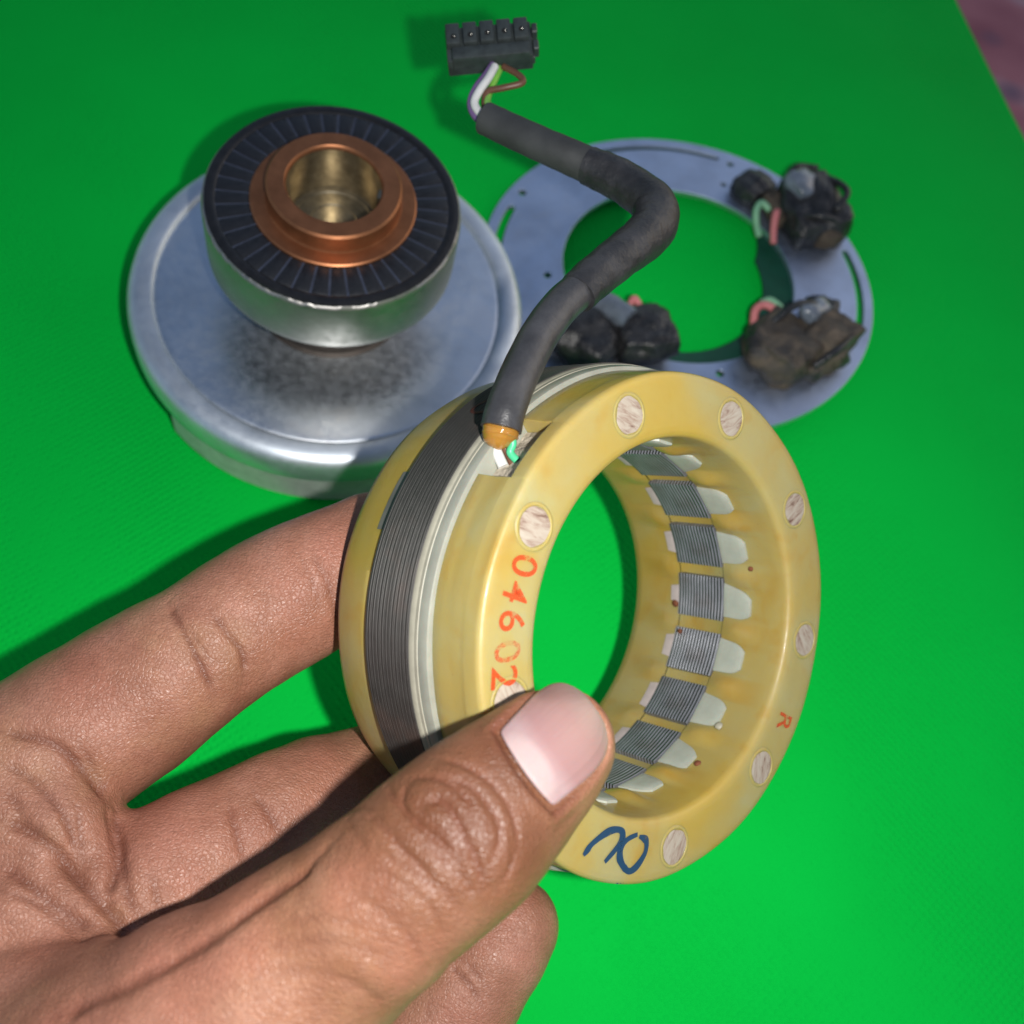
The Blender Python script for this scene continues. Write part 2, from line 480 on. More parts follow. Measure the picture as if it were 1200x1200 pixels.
# ------------------------------------------------------------------ the rotor on its flange
def build_rotor():
    ax = np.array([.066, -.052, .9965]); ex = np.array([1, 0, 0]) - ax[0] * ax; ex /= np.linalg.norm(ex); ey = np.cross(ax, ex)
    fc = np.array([-65.7, 179.4, 24.3])
    base = fc - 13 * .962 * ax
    t = thing('rotor_hub', 'round steel flange carrying a black segmented rotor with a copper bush in its middle', 'rotor', frame(base, [ex * .962, ey * .962, ax * .962]))
    # flange: lip, recessed face and neck
    prof = [(56.4, 4.2), (57.3, 4.3), (57.7, 4.9), (57.75, 9.0), (57.65, 11.2), (57.2, 12.6), (56.3, 13.7), (55.2, 14.4), (54.1, 14.75), (52.6, 14.9), (51.2, 14.9), (50.5, 14.7), (50.1, 14.1), (49.9, 13.7)]
    add('rolled_lip', mesh_from('rolled_lip', *lathe(prof, 240), M['lip'], True, 50), t)
    add('flange_face', mesh_from('flange_face', *lathe([(50.1, 13.6), (49.7, 13.8), (48.8, 13.9), (35, 13.95), (21.0, 14.0), (20.4, 14.2)], 240), M['zinc'], True, 50), t)
    sk = [(56.9, 8.65), (56.9, -8.6), (56.4, -8.9), (54.2, -8.9), (54.2, 8.65)]
    add('skirt', mesh_from('skirt', *lathe(sk, 200, -124, 90, True), M['skirt'], True, 40), t)
    under = [(54.2, 8.65), (10, 8.65), (10, 10.0), (54.2, 10.0)]
    add('flange_underside', mesh_from('flange_underside', *lathe(under, 120), M['zinc'], True, 40), t)
    add('neck', mesh_from('neck', *lathe([(23.0, 13.9), (21.6, 14.6), (21.2, 16), (21.2, 34.6), (31.95, 35.05)], 160), M['neck'], True, 40), t)
    # rotor band
    zt = 53.7
    rng = random.Random(4)
    n = 300; vs = []; fs = []
    prof = [(31.9, 35.0), (32.9, 35.3), (33.4, 36.0), (33.5, 38), (33.5, zt - 2.2), (33.3, zt - 1.2), (32.8, zt - .55), (32.0, zt - .5)]
    chip = [0] * n
    for c in range(60):
        p = rng.randrange(n); w = rng.randrange(1, 6)
        for q in range(w): chip[(p + q) % n] = rng.uniform(.1, .5)
    for i in range(n):
        a = 2 * PI * i / n
        for j, (r, z) in enumerate(prof):
            d = chip[i] if j in (6, 7) else 0
            vs.append(((r - d * .5) * math.cos(a), (r - d * .5) * math.sin(a), z - d * .6))
    k = len(prof)
    for i in range(n):
        for j in range(k - 1):
            i2 = (i + 1) % n; fs.append((i * k + j, i2 * k + j, i2 * k + j + 1, i * k + j + 1))
    add('steel_band', mesh_from('steel_band', vs, fs, M['band'], True, 45), t)
    rim = [(32.7, zt - 1.2), (32.65, zt - .25), (31.6, zt), (30.4, zt + .05), (29.9, zt - .3), (29.9, zt - 1.2)]
    add('black_rim', mesh_from('black_rim', *lathe(rim, 200), M['rim'], True, 50), t)
    add('filler_disc', mesh_from('filler_disc', *lathe([(30.3, zt - .9), (30.2, zt - .42), (20.5, zt - .42), (20.5, zt - .9)], 160), M['gap'], True, 50), t)
    # forty segments
    N = 40; half = 360 / N / 2
    def seg_mesh():
        pr = []
        vs = []; fs = []
        rs = [21.2, 22.0, 29.2, 29.85]; zz = [zt - .3, zt - .02, zt - .02, zt - .3]
        na = 4
        for i in range(na + 1):
            u = -1 + 2 * i / na
            for r, z in zip(rs, zz):
                a = rad(u * (half - 1.15 * 26 / r * .62)); drop = .16 if abs(u) == 1 else 0
                vs.append((r * math.cos(a), r * math.sin(a), z - drop))
        for i in range(na):
            for j in range(3): fs.append((i * 4 + j, i * 4 + j + 1, (i + 1) * 4 + j + 1, (i + 1) * 4 + j))
        b = len(vs)
        for i in range(na + 1):
            for r in (21.2, 29.85):
                a = math.atan2(vs[i * 4][1], vs[i * 4][0]) if r < 25 else math.atan2(vs[i * 4 + 3][1], vs[i * 4 + 3][0])
                vs.append((r * math.cos(a), r * math.sin(a), zt - .85))
        for i in range(na):
            fs.append((i * 4, (i + 1) * 4, b + (i + 1) * 2, b + i * 2)); fs.append((i * 4 + 3, b + i * 2 + 1, b + (i + 1) * 2 + 1, (i + 1) * 4 + 3))
        fs.append((0, b, b + 1, 3, 2, 1)); e = na * 4; fs.append((e, e + 1, e + 2, e + 3, b + na * 2 + 1, b + na * 2))
        return mesh_from('segment', vs, fs, M['magnet'], True, 35)
    sm = seg_mesh()
    for i in range(N):
        o = add('segment', sm, t); o.rotation_euler = (0, 0, rad(360 / N * i + 2))
    # copper bush
    cf = [(21.4, zt - .9), (21.4, zt + .35), (21.0, zt + .7), (18.3, zt + .75), (17.6, zt + .8), (17.25, zt + 1.3), (17.25, zt + 5.7), (16.7, zt + 6.3), (12.6, zt + 6.4), (12.1, zt + 5.9), (12.0, zt + 5.2)]
    add('copper_bush', mesh_from('copper_bush', *lathe(cf, 160), M['copper'], True, 40), t)
    bore = [(12.0, zt + 5.2), (12.0, zt - 8.0), (11.7, zt - 8.6), (10.6, zt - 8.7), (10.3, zt - 9.1), (8.6, zt - 9.1), (8.3, zt - 8.8), (6.4, zt - 8.8), (6.1, zt - 9.2), (3.5, zt - 9.25), (3.2, zt - 8.9), (0.01, zt - 8.9)]
    add('bore', mesh_from('bore', *lathe(bore, 120), M['brass'], True, 40), t)
    add('key', mesh_from('key', *bevel_box(1.6, 3.0, 7, .3, 2, (11.6, 2.2, zt + 1.6)), M['brass'], True, 40), t)
build_rotor()

# ------------------------------------------------------------------ sensor plate
def build_plate():
    ax = [[0.9744, 0.2235, 0.0257], [-0.2221, 0.9738, -0.049], [-0.036, 0.0421, 0.9985]]
    t = thing('sensor_plate', 'flat blue-grey zinc ring plate with slots and three black potted sensors', 'sensor plate', frame((32.82, 241.0, 4.25), ax))
    cu = bpy.data.curves.new('ring_plate', 'CURVE'); cu.dimensions = '2D'; cu.fill_mode = 'BOTH'; cu.extrude = .9 * U; cu.bevel_depth = .12 * U; cu.bevel_resolution = 1
    def poly(pts):
        sp = cu.splines.new('POLY'); sp.points.add(len(pts) - 1); sp.use_cyclic_u = True
        for q, (x, y) in zip(sp.points, pts): q.co = (x * U, y * U, 0, 1)
    circ = lambda cx, cy, r, n: [(cx + r * math.cos(2 * PI * i / n), cy + r * math.sin(2 * PI * i / n)) for i in range(n)]
    poly(circ(0, 0, 65.3, 160)); poly(circ(0, 0, 39, 120))
    def slot(r, a0, a1, w):
        n = 24; A = [rad(a0 + (a1 - a0) * i / n) for i in range(n + 1)]
        out = [((r + w) * math.cos(a), (r + w) * math.sin(a)) for a in A]; inn = [((r - w) * math.cos(a), (r - w) * math.sin(a)) for a in A[::-1]]
        ce = (r * math.cos(A[-1]), r * math.sin(A[-1])); cs = (r * math.cos(A[0]), r * math.sin(A[0]))
        cap = lambda c, st: [(c[0] + w * math.cos(st + PI * k / 6), c[1] + w * math.sin(st + PI * k / 6)) for k in range(1, 6)]
        poly(out + cap(ce, A[-1]) + inn + cap(cs, A[0] + PI))
    slot(60.6, 157, 189, 1.5); slot(60.6, 72, 118, 1.2); slot(61.2, -19, 14, 1.3); slot(60.6, 250, 275, 1.3)
    for x, y, r in ((9.4, -42.2, 1.5), (10.8, -57.9, 1.9), (-52, 31.8, 1.6), (23.7, 55.1, 1.5), (-44, -6, 1.4), (20, 44, 1.3)): poly(circ(x, y, r, 20))
    tmp = bpy.data.objects.new('tmp', cu); C.objects.link(tmp)
    dg = bpy.context.evaluated_depsgraph_get()
    me = bpy.data.meshes.new_from_object(tmp.evaluated_get(dg)); bpy.data.objects.remove(tmp)
    me.name = 'ring_plate'; me.materials.clear(); me.materials.append(M['plate'])
    add('ring_plate', me, t)
    # thin dark green strip round part of the ring's hole, widest at the right
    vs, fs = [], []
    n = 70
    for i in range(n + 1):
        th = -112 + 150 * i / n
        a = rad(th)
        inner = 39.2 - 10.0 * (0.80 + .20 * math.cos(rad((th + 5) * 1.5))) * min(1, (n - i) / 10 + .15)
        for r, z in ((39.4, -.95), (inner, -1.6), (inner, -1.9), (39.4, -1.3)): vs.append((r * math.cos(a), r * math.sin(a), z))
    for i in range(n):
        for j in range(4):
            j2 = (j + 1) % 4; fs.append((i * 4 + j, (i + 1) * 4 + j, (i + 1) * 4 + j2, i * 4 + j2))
    add('green_strip', mesh_from('green_strip', vs, fs, M['strip'], True, 40), t)

    def lump(name, mat, sx, sy, sz, at, rz, seed, amp=1.0, tilt=(0, 0), parent=t, label=None):
        bm = bmesh.new(); bmesh.ops.create_cube(bm, size=1)
        bmesh.ops.subdivide_edges(bm, edges=bm.edges[:], cuts=13, use_grid_fill=True)
        P = np.array([v.co[:] for v in bm.verts]) * 2
        L = np.linalg.norm(P, axis=1, keepdims=True); m = np.abs(P).max(1, keepdims=True)
        P = P * (.38 + .62 * m / L) * 1.1 * np.array([1, 1, .86]) * np.array([sx, sy, sz]) / 2
        nrm = P / np.linalg.norm(P, axis=1, keepdims=True)
        P = P + nrm * (1.25 * amp * hash_noise(P * .42, seed) + .5 * amp * hash_noise(P * 1.1, seed + 9) + .22 * amp * hash_noise(P * 3.1, seed + 5))[:, None]
        R = np.array(Matrix.Rotation(rz, 3, 'Z') @ Matrix.Rotation(tilt[0], 3, 'X') @ Matrix.Rotation(tilt[1], 3, 'Y'))
        P = P @ R.T + np.array(at)
        bm.verts.index_update()
        fs = [tuple(v.index for v in f.verts) for f in bm.faces]; bm.free()
        return add(name, mesh_from(name, P, fs, mat, True), parent, label)
    # sensor at the far right: tall black block with a cloudy cap, two cut wires
    s = lump('sensor', M['potting'], 20, 26, 17, (47, 27, 7), rad(18), 3, 1.2, (.1, -.12), label='black potted sensor with a cloudy cap and pink and mint wire ends')
    lump('cap', M['clear'], 11, 12, 9, (42.5, 32.5, 12.5), rad(30), 5, .6, (.2, .1), s)
    lump('lug', M['potting'], 14, 12, 8, (30, 40, 4.2), rad(35), 7, .7, (0, 0), s)
    lump('body', M['dusty'], 8, 12, 9, (36, 29, 5), rad(20), 8, .7, (0, 0), s)
    add('wire', mesh_from('wire', *tube([(36, 26, 7), (34, 23, 7.5), (33.5, 19, 5), (33.6, 14.5, 2.5)], [1.5, 1.3, 1.1], 24, 10), M['w_pink'], True), s)
    add('wire', mesh_from('wire', *tube([(33, 27, 6), (30, 29, 7), (28, 26, 6), (28.6, 22, 3), (29.6, 18.5, 1.5)], 1.2, 28, 10), M['w_mint'], True), s)
    for q, pts in enumerate((((52, 20, 14), (56, 26, 17), (53, 34, 15), (46, 38, 12)), ((40, 20, 10), (46, 17, 14), (54, 17, 12)), ((38, 38, 8), (43, 44, 11), (50, 42, 13)))):
        add('lead', mesh_from('lead', *tube(pts, 1.1, 26, 10, .05, q), M['potting'], True), s)
    lump('blob', M['dusty'], 9, 8, 7, (51, 17, 6), rad(10), 41, .8, (0, 0), s)
    # sensor at the near right: wide block dusted brown
    s = lump('sensor', M['smear'], 21, 22, 14, (28, -34.5, 6.4), rad(-38), 13, 1.3, (-.1, .1), label='wide potted sensor dusted brown with pink wire loop')
    lump('body', M['smear'], 17, 26, 13, (40.5, -32, 5.4), rad(-42), 15, 1.5, (.15, .1), s)
    lump('lug', M['potting'], 12, 9, 9, (45, -17, 4.5), rad(-10), 17, .9, (0, 0), s)
    lump('cap', M['clear'], 12, 6, 6, (38.5, -24, 12), rad(40), 18, .6, (0, .2), s)
    add('wire', mesh_from('wire', *tube([(28, -21, 8), (24.5, -19, 8), (21.5, -20.5, 7), (21, -25, 4.5)], 1.3, 24, 10), M['w_pink'], True), s)
    add('wire', mesh_from('wire', *tube([(30, -19, 7), (27, -16, 7), (24, -16.5, 6)], 1.2, 18, 10), M['w_mint'], True), s)
    for q, pts in enumerate((((24, -30, 12), (31, -25, 15), (39, -22, 13), (47, -22, 9)), ((36, -44, 9), (43, -40, 13), (50, -32, 10)))):
        add('lead', mesh_from('lead', *tube(pts, 1.2, 26, 10, .05, q + 5), M['potting'], True), s)
    # sensor at the near left, half under the cable
    s = lump('sensor', M['potting'], 18, 17, 14, (-15.5, -34, 6.5), rad(10), 23, 1.1, (0, 0), label='black potted sensor with a grey ribbed barrel half hidden under the cable')
    lump('body', M['potting'], 22, 18, 13, (-34, -35, 6), rad(-35), 25, 1.3, (0, 0), s)
    add('barrel', mesh_from('barrel', *tube([(-33, -22, 9), (-27, -27, 11), (-20.5, -32.5, 11.5)], [3.6, 4.2, 4.0], 26, 18, .05, 3), M['clear'], True, 50), s)
    add('wire', mesh_from('wire', *tube([(-20, -25, 9), (-18.5, -22.5, 10.5), (-16.5, -24, 9)], 1.1, 14, 8), M['w_pink'], True), s)
build_plate()

# ------------------------------------------------------------------ the stator ring held in the hand
HANDWRITING = [[(-23.95, -35.56), (-23.6, -35.33), (-23.25, -35.09), (-22.87, -34.83), (-22.53, -34.55), (-22.1, -34.26), (-21.38, -33.95), (-20.31, -33.59), (-19.2, -33.28), (-18.32, -33.11), (-17.56, -33.04), (-16.87, -33.06), (-16.18, -33.15), (-15.54, -33.31), (-15.04, -33.53), (-14.7, -33.81), (-14.49, -34.14), (-14.43, -34.5), (-14.5, -34.89), (-14.71, -35.3), (-15.06, -35.73), (-15.55, -36.19), (-16.17, -36.66), (-16.96, -37.16), (-17.89, -37.67), (-18.83, -38.19)], [(-14.44, -33.61), (-14.4, -34.0), (-14.34, -34.39), (-14.28, -34.78), (-14.26, -35.15), (-14.29, -35.49), (-14.41, -35.78), (-14.59, -36.04), (-14.8, -36.28), (-15.0, -36.52), (-15.13, -36.79), (-15.22, -37.07), (-15.28, -37.36), (-15.31, -37.66), (-15.3, -37.96), (-15.24, -38.28), (-15.14, -38.63), (-14.99, -38.99), (-14.8, -39.36), (-14.59, -39.72), (-14.37, -40.06), (-14.13, -40.38), (-13.87, -40.67), (-13.6, -40.95), (-13.32, -41.23), (-13.05, -41.52)], [(-10.63, -35.47), (-11.68, -35.5), (-12.67, -35.57), (-13.47, -35.77), (-14.12, -36.08), (-14.62, -36.54), (-14.99, -37.13), (-15.13, -37.85), (-14.98, -38.72), (-14.63, -39.62), (-14.04, -40.48), (-13.31, -41.24), (-12.62, -41.59), (-11.95, -41.59), (-11.27, -41.42), (-10.59, -41.1), (-9.92, -40.64), (-9.21, -40.04), (-8.61, -39.35), (-8.31, -38.55), (-8.25, -37.71), (-8.39, -37.13), (-8.72, -36.8), (-9.14, -36.5), (-9.65, -36.22), (-10.18, -35.96)], [(-15.62, -42.52), (-15.52, -42.54), (-15.41, -42.56), (-15.31, -42.59), (-15.2, -42.61), (-15.09, -42.63), (-14.99, -42.65), (-14.88, -42.68), (-14.78, -42.7), (-14.67, -42.72), (-14.57, -42.74), (-14.47, -42.75), (-14.38, -42.77), (-14.29, -42.79), (-14.2, -42.8), (-14.12, -42.81), (-14.03, -42.82), (-13.95, -42.83), (-13.87, -42.84), (-13.8, -42.84), (-13.72, -42.85), (-13.65, -42.86), (-13.57, -42.86), (-13.49, -42.87), (-13.42, -42.88), (-13.34, -42.89)]]
SLEEVE_A = [(-33.07, 35.78, -10.49), (-32.06, 38.74, -10.59), (-29.36, 43.06, -11.36), (-25.77, 47.26, -12.68), (-20.83, 52.59, -14.28), (-14.16, 58.29, -15.77), (-6.4, 63.33, -16.27)]
SLEEVE_B = [(-10.8, 60.24, -15.75), (-6.26, 63.64, -16.19), (1.6, 68.61, -16.6), (8.62, 72.8, -17.63), (13.6, 76.62, -19.05), (16.73, 81.24, -22.12), (16.49, 85.84, -28.04), (14.33, 88.99, -32.82), (12.52, 91.16, -36.54)]
SLEEVE_C = [(13.48, 90.14, -34.97), (12.52, 91.16, -36.54), (10.13, 93.72, -40.79), (8.3, 96.09, -45.21), (5.94, 99.37, -50.83), (4.26, 101.82, -55.13), (2.61, 103.96, -58.71)]
CONN_WIRES = {'white': [(2.79, 103.09, -57.15), (1.68, 105.26, -59.63), (1.57, 107.83, -61.29), (3.2, 110.79, -61.52), (6.06, 114.14, -62.06), (8.66, 117.53, -62.82)], 'purple': [(2.42, 102.84, -58.76), (1.76, 105.37, -61.55), (2.27, 108.49, -63.4), (3.92, 111.86, -63.65), (7.1, 115.61, -63.95), (9.04, 118.28, -63.89)], 'brown': [(3.6, 103.77, -57.85), (3.56, 106.87, -60.17), (5.12, 110.76, -61.21), (8.57, 112.05, -59.72), (11.82, 113.19, -57.08), (12.0, 115.25, -58.45), (10.79, 117.89, -62.37)], 'green': [(3.4, 103.83, -56.72), (3.25, 105.85, -57.7), (4.38, 108.54, -60.3), (7.85, 112.93, -63.05), (11.5, 118.24, -64.44)]}
GLUE = [(-32.62, 36.07, -10.8), (-32.97, 34.52, -10.94), (-33.55, 32.42, -10.57)]
NOTCH_WIRES = {'white': [(-33.2, 33.39, -12.33), (-32.96, 31.42, -11.28), (-32.73, 29.6, -10.24)], 'green': [(-31.91, 35.36, -9.46), (-31.62, 33.4, -9.15), (-31.88, 31.99, -9.5), (-31.28, 30.59, -8.46)], 'brown': [(-31.71, 32.82, -11.02), (-31.25, 31.26, -10.47), (-31.12, 29.44, -9.52)]}
CONN = ((9.54, 123.67, -66.64), [0.7641, 0.0919, 0.6385], [0.135, 0.9451, -0.2976], [-0.6308, 0.3136, 0.7097])
STATOR_AXES = [[0.72403, 0.52672, -0.44536], [-0.25826, 0.80571, 0.53304], [0.63959, -0.27091, 0.71939]]
STATOR_POS = [34.59, 77.03, 87.11]

def build_stator():
    t = thing('stator_ring', 'yellow resin stator ring with black laminated core and a black cable, held in the hand', 'stator', frame(STATOR_POS, STATOR_AXES))
    T0 = -1.0                                               # angle of the first tooth
    N0, N1 = 126.9, 142.5                                   # the notch where the cable enters
    def lobes(th, z):
        ph = math.cos(rad((th - T0 - 10) * 18))
        w = math.exp(-((z + 12.5) / 3.6) ** 2) * 1.25 + math.exp(-((z + 32) / 3.0) ** 2) * .8
        return w * max(0, ph) ** 1.2
    def cap(profile, notch, name):
        ths = []
        for i in range(720): ths.append(i * .5)
        ths += [N0 - .12, N0 + .12, N1 - .12, N1 + .12]; ths = sorted(set(ths))
        vs, fs, am = [], [], []
        k = len(profile)
        for th in ths:
            a = rad(th); inn = notch and N0 < th < N1
            for j, (r, z) in enumerate(profile):
                if inn and r > 45 and z < -3.95: r = 41.3
                if inn and r > 45 and -3.95 <= z < -3.85: r = 41.4
                if r < 35: r = r - lobes(th, z)
                ph = max(0, math.cos(rad((th - T0 - 10 + 2.2 * math.sin(th * .7)) * 18)))
                amp_ = .55 + .45 * math.sin(int((th - T0) // 20) * 2.4)
                am.append(ph ** .65 * amp_ * (math.exp(-((z + 9.5) / 5.2) ** 2) + .6 * math.exp(-((z + 33) / 4.0) ** 2)) if r < 35.5 else 0.0)
                w = .10 * math.sin(rad(th) * 5 + z) + .07 * math.sin(rad(th) * 11 + 1) if r > 36 and not inn else 0
                vs.append(((r + w) * math.cos(a), (r + w) * math.sin(a), z + (.03 * math.sin(rad(th) * 4 + .6) if z > -1 else 0)))
        for i in range(len(ths)):
            i2 = (i + 1) % len(ths)
            for j in range(k - 1): fs.append((i * k + j, i2 * k + j, i2 * k + j + 1, i * k + j + 1))
        me = mesh_from(name, vs, fs, M['resin'], True, 42)
        if len(me.vertices) == len(am): me.attributes.new('amber', 'FLOAT', 'POINT').data.foreach_set('value', np.array(am, np.float32))
        return add(name, me, t)
    front = [(40.5, -12.0), (46.6, -11.6), (46.8, -11.2), (46.55, -9.5), (46.4, -7.5), (46.3, -5.5), (46.25, -4.0), (46.25, -3.9), (46.2, -3.7), (46.12, -1.2), (46.0, -.65), (45.7, -.25), (45.2, -.04), (44.2, .02), (42, .04),
             (39, 0), (36.8, -.02), (35.7, -.12), (35.0, -.4), (34.6, -.9), (34.45, -1.8), (34.4, -4), (34.4, -6), (34.4, -8), (34.4, -10), (34.4, -11.5), (34.4, -13), (34.4, -14.5), (34.4, -16.3)]
    cap(front, True, 'front_cap')
    rear = [(34.4, -28.4), (34.4, -30), (34.4, -31.5), (34.4, -33), (34.4, -35), (34.45, -40), (34.7, -42), (35.6, -42.9), (38, -43), (43.5, -43), (45.2, -42.5), (46.1, -41.5), (46.5, -40), (46.7, -36), (46.9, -32.5), (46.9, -30.8), (46.4, -30.2), (40, -30)]
    cap(rear, False, 'rear_cap')
    mid = [(34.45, -16.3), (34.75, -17.2), (34.75, -27.4), (34.45, -28.4)]
    add('bore_lining', mesh_from('bore_lining', *lathe(mid, 180), M['resin'], True), t)
    # outer stack
    gi = [(41.5, -11.5), (47.1, -11.35), (47.55, -11.55), (47.7, -11.9), (47.95, -13.45), (47.9, -13.75), (41.5, -13.8)]
    add('insulator_ring', mesh_from('insulator_ring', *lathe(gi, 240), M['white_ins'], True, 40), t)
    cr = [(42, -13.5), (47.9, -13.45), (48.08, -13.58), (48.12, -14.2), (48.06, -14.28), (48.08, -14.36), (48.18, -14.46), (48.3, -15.3), (48.3, -15.5), (42, -15.5)]
    add('cream_ring', mesh_from('cream_ring', *lathe(cr, 240), M['cream'], True, 40), t)
    pr = [(42, -15.45)]
    n = 34
    for i in range(n):
        z0 = -15.5 - 12.6 * i / n; z1 = -15.5 - 12.6 * (i + 1) / n
        e = .02 * math.sin(i * 2.3)
        pr += [(48.42, z0 - .03), (48.48 + e, z0 - .07), (48.48 + e, z1 + .07), (48.42, z1 + .03)]
    pr += [(42, -28.15)]
    add('laminated_core', mesh_from('laminated_core', *lathe(pr, 300), M['lam'], True, 35), t)
    rr = [(42, -28.15), (47.5, -28.2), (47.9, -28.5), (47.9, -29.2), (47.4, -29.6), (47.2, -30.1), (40, -30.2)]
    add('rear_insulator_ring', mesh_from('rear_insulator_ring', *lathe(rr, 240), M['cream'], True, 40), t)
    # pale flat let into the rear rim
    add('rim_inlay', mesh_from('rim_inlay', *lathe([(46.0, -30.6), (47.05, -30.7), (47.0, -32.4), (46.0, -32.5)], 40, 143, 157, True), M['inlay'], True, 40), t)

    # eighteen teeth with tabs
    def patch(name, w0, w1, z0, z1, rin, rout, mat, skew=0.0, na=6, nz=2, bul=0.0, rnd=False):
        vs, fs = [], []
        for q, r in enumerate((rin, rout)):
            for i in range(na + 1):
                for j in range(nz + 1):
                    v = j / nz; w = w0 + (w1 - w0) * v
                    if rnd: w *= math.sqrt(1 - .62 * max(0, (v - .5) / .5) ** 2.4)
                    a = rad(-w / 2 + w * i / na + skew * v); z = z0 + (z1 - z0) * v
                    ed = .18 if q == 0 and (i in (0, na) or j in (0, nz)) else 0
                    rr_ = r + ed - (bul * math.sin(PI * i / na) if q == 0 else 0)
                    vs.append((rr_ * math.cos(a), rr_ * math.sin(a), z))
        W = nz + 1; N = (na + 1) * W
        for i in range(na):
            for j in range(nz):
                a = i * W + j
                fs.append((a, a + 1, a + W + 1, a + W)); fs.append((N + a, N + a + W, N + a + W + 1, N + a + 1))
        for i in range(na):
            for j in (0, nz):
                a = i * W + j; fs.append((a, a + W, N + a + W, N + a))
        for j in range(nz):
            for i in (0, na):
                a = i * W + j; fs.append((a, N + a, N + a + 1, a + 1))
        bm = bmesh.new(); vv = [bm.verts.new([k * U for k in p]) for p in vs]
        for f in fs: bm.faces.new([vv[i] for i in f])
        bmesh.ops.recalc_face_normals(bm, faces=bm.faces[:])
        me = bpy.data.meshes.new(name); bm.to_mesh(me); bm.free()
        me.materials.append(mat); me.polygons.foreach_set('use_smooth', [True] * len(me.polygons)); me.set_sharp_from_angle(angle=rad(30))
        return me
    tooth = patch('tooth', 15.7, 15.7, -16.2, -28.4, 33.45, 36, M['tooth'], 0, 8, 4)
    tabs = [patch('tab', 12.2, w, -16.25, zz, 33.85, 36, M['tab'], sk, 8, 9, .25, True) for w, zz, sk in ((8.6, -9.9, 1.6), (10.2, -9.6, -.6), (7.8, -10.2, .4), (9.4, -9.4, -1.6))]
    rtabs = [patch('rear_tab', w, w - 1.5, -28.45, -31.2, 33.95, 36, M['rear_tab'], 0, 5, 2) for w in (9, 11, 7)]
    rng = random.Random(11)
    for i in range(18):
        a = rad(T0 + 20 * i)
        for nm, me in (('tooth', tooth), ('insulator_tab', tabs[rng.randrange(4)]), ('rear_insulator_tab', rtabs[rng.randrange(3)])):
            o = add(nm, me, t); o.rotation_euler = (0, 0, a + rad(rng.uniform(-.4, .4)))
    # a few rusty specks and solder dots on tabs
    for th, z, r, s in ((-5, -29.6, 33.85, .8), (-15, -27.0, 33.4, .55), (12, -8.9, 33.9, .6), (-63, -7.8, 33.9, .7), (-46, -9.0, 33.9, .9)):
        a = rad(th); bm = bmesh.new(); bmesh.ops.create_icosphere(bm, subdivisions=2, radius=s)
        P = np.array([v.co[:] for v in bm.verts]); P = P * (1 + .25 * hash_noise(P * 3, int(th + 90)))[:, None] * np.array([.5, 1, 1])
        R = np.array(Matrix.Rotation(a, 3, 'Z')); P = P @ R.T + np.array([r * math.cos(a), r * math.sin(a), z])
        bm.verts.index_update(); fs = [tuple(v.index for v in f.verts) for f in bm.faces]; bm.free()
        add('rust_speck', mesh_from('rust_speck', P, fs, M['rust'] if s != .9 else M['cream'], True), t)

    # round plugs in the front face
    rng = random.Random(2)
    vs, fs = [], []
    n, rings = 40, (0.0, 1.1, 2.1, 2.9, 3.2, 3.35)
    for q, r in enumerate(rings):
        for i in range(n):
            a = 2 * PI * i / n; w = 1 + .035 * math.sin(3 * a + 1) + .02 * math.sin(7 * a)
            h = .10 + .03 * math.sin(r * 2.1 + 2 * a) if q < 4 else (.07 if q == 4 else -.3)
            vs.append((r * w * math.cos(a), r * w * math.sin(a), h))
    for q in range(len(rings) - 1):
        for i in range(n):
            i2 = (i + 1) % n; fs.append((q * n + i, (q + 1) * n + i, (q + 1) * n + i2, q * n + i2))
    pm = mesh_from('plug', vs, fs, M['plug'], True, 50)
    ringm = mesh_from('plug_ring', *lathe([(3.25, -.2), (3.3, .10), (3.5, .20), (3.8, .15), (4.1, -.1)], 40), M['resin'], True, 60)
    for i in (0, 1, 2, 3, 4, 5, 6, 8):
        a = rad(149.6 - 40.05 * i)
        o = add('plug', pm, t); o.location = (40.5 * math.cos(a) * U, 40.5 * math.sin(a) * U, 0); o.rotation_euler = (0, 0, rng.uniform(0, 6.28))
        r_ = add('plug_ring', ringm, t); r_.location = o.location

    # printed number, letter, marker scrawl
    dg = bpy.context.evaluated_depsgraph_get()
    def glyph(ch, th, r, up_in, size, mat, name, sx=1.0, tilt=0.0, label=None, z=.16):
        cu = bpy.data.curves.new(name, 'FONT'); cu.body = ch; cu.size = size * U; cu.align_x = 'CENTER'; cu.align_y = 'CENTER'; cu.offset = .04 * U; cu.extrude = .015 * U
        tmp = bpy.data.objects.new('tmp', cu); C.objects.link(tmp); bpy.context.view_layer.update()
        me = bpy.data.meshes.new_from_object(tmp.evaluated_get(bpy.context.evaluated_depsgraph_get())); bpy.data.objects.remove(tmp)
        me.name = name; me.materials.clear(); me.materials.append(mat)
        a = rad(th); o = add(name, me, t, label)
        o.location = (r * math.cos(a) * U, r * math.sin(a) * U, z * U)
        o.rotation_euler = (0, 0, a + (PI / 2 if up_in else -PI / 2) + tilt); o.scale = (sx, 1, 1)
        return o
    for ch, th, r, mt, ti, sx in (('0', 158.7, 40.1, 'red_ink', .12, 1.0), ('4', 164.9, 40.5, 'red_ink', -.1, .95), ('6', 171.2, 40.4, 'red_ink', .02, 1.0), ('0', 178.0, 40.9, 'red_faint', .1, 1.0), ('2', 183.4, 41.6, 'red_ink', -.12, 1.1)):
        glyph(ch, th, r, True, 7.4, M[mt], 'stamped_digit', sx, ti)
    glyph('R', -35.2, 40.3, False, 6.3, M['red_ink'], 'stamped_letter', 1.0, .15)
    V, F = [], []
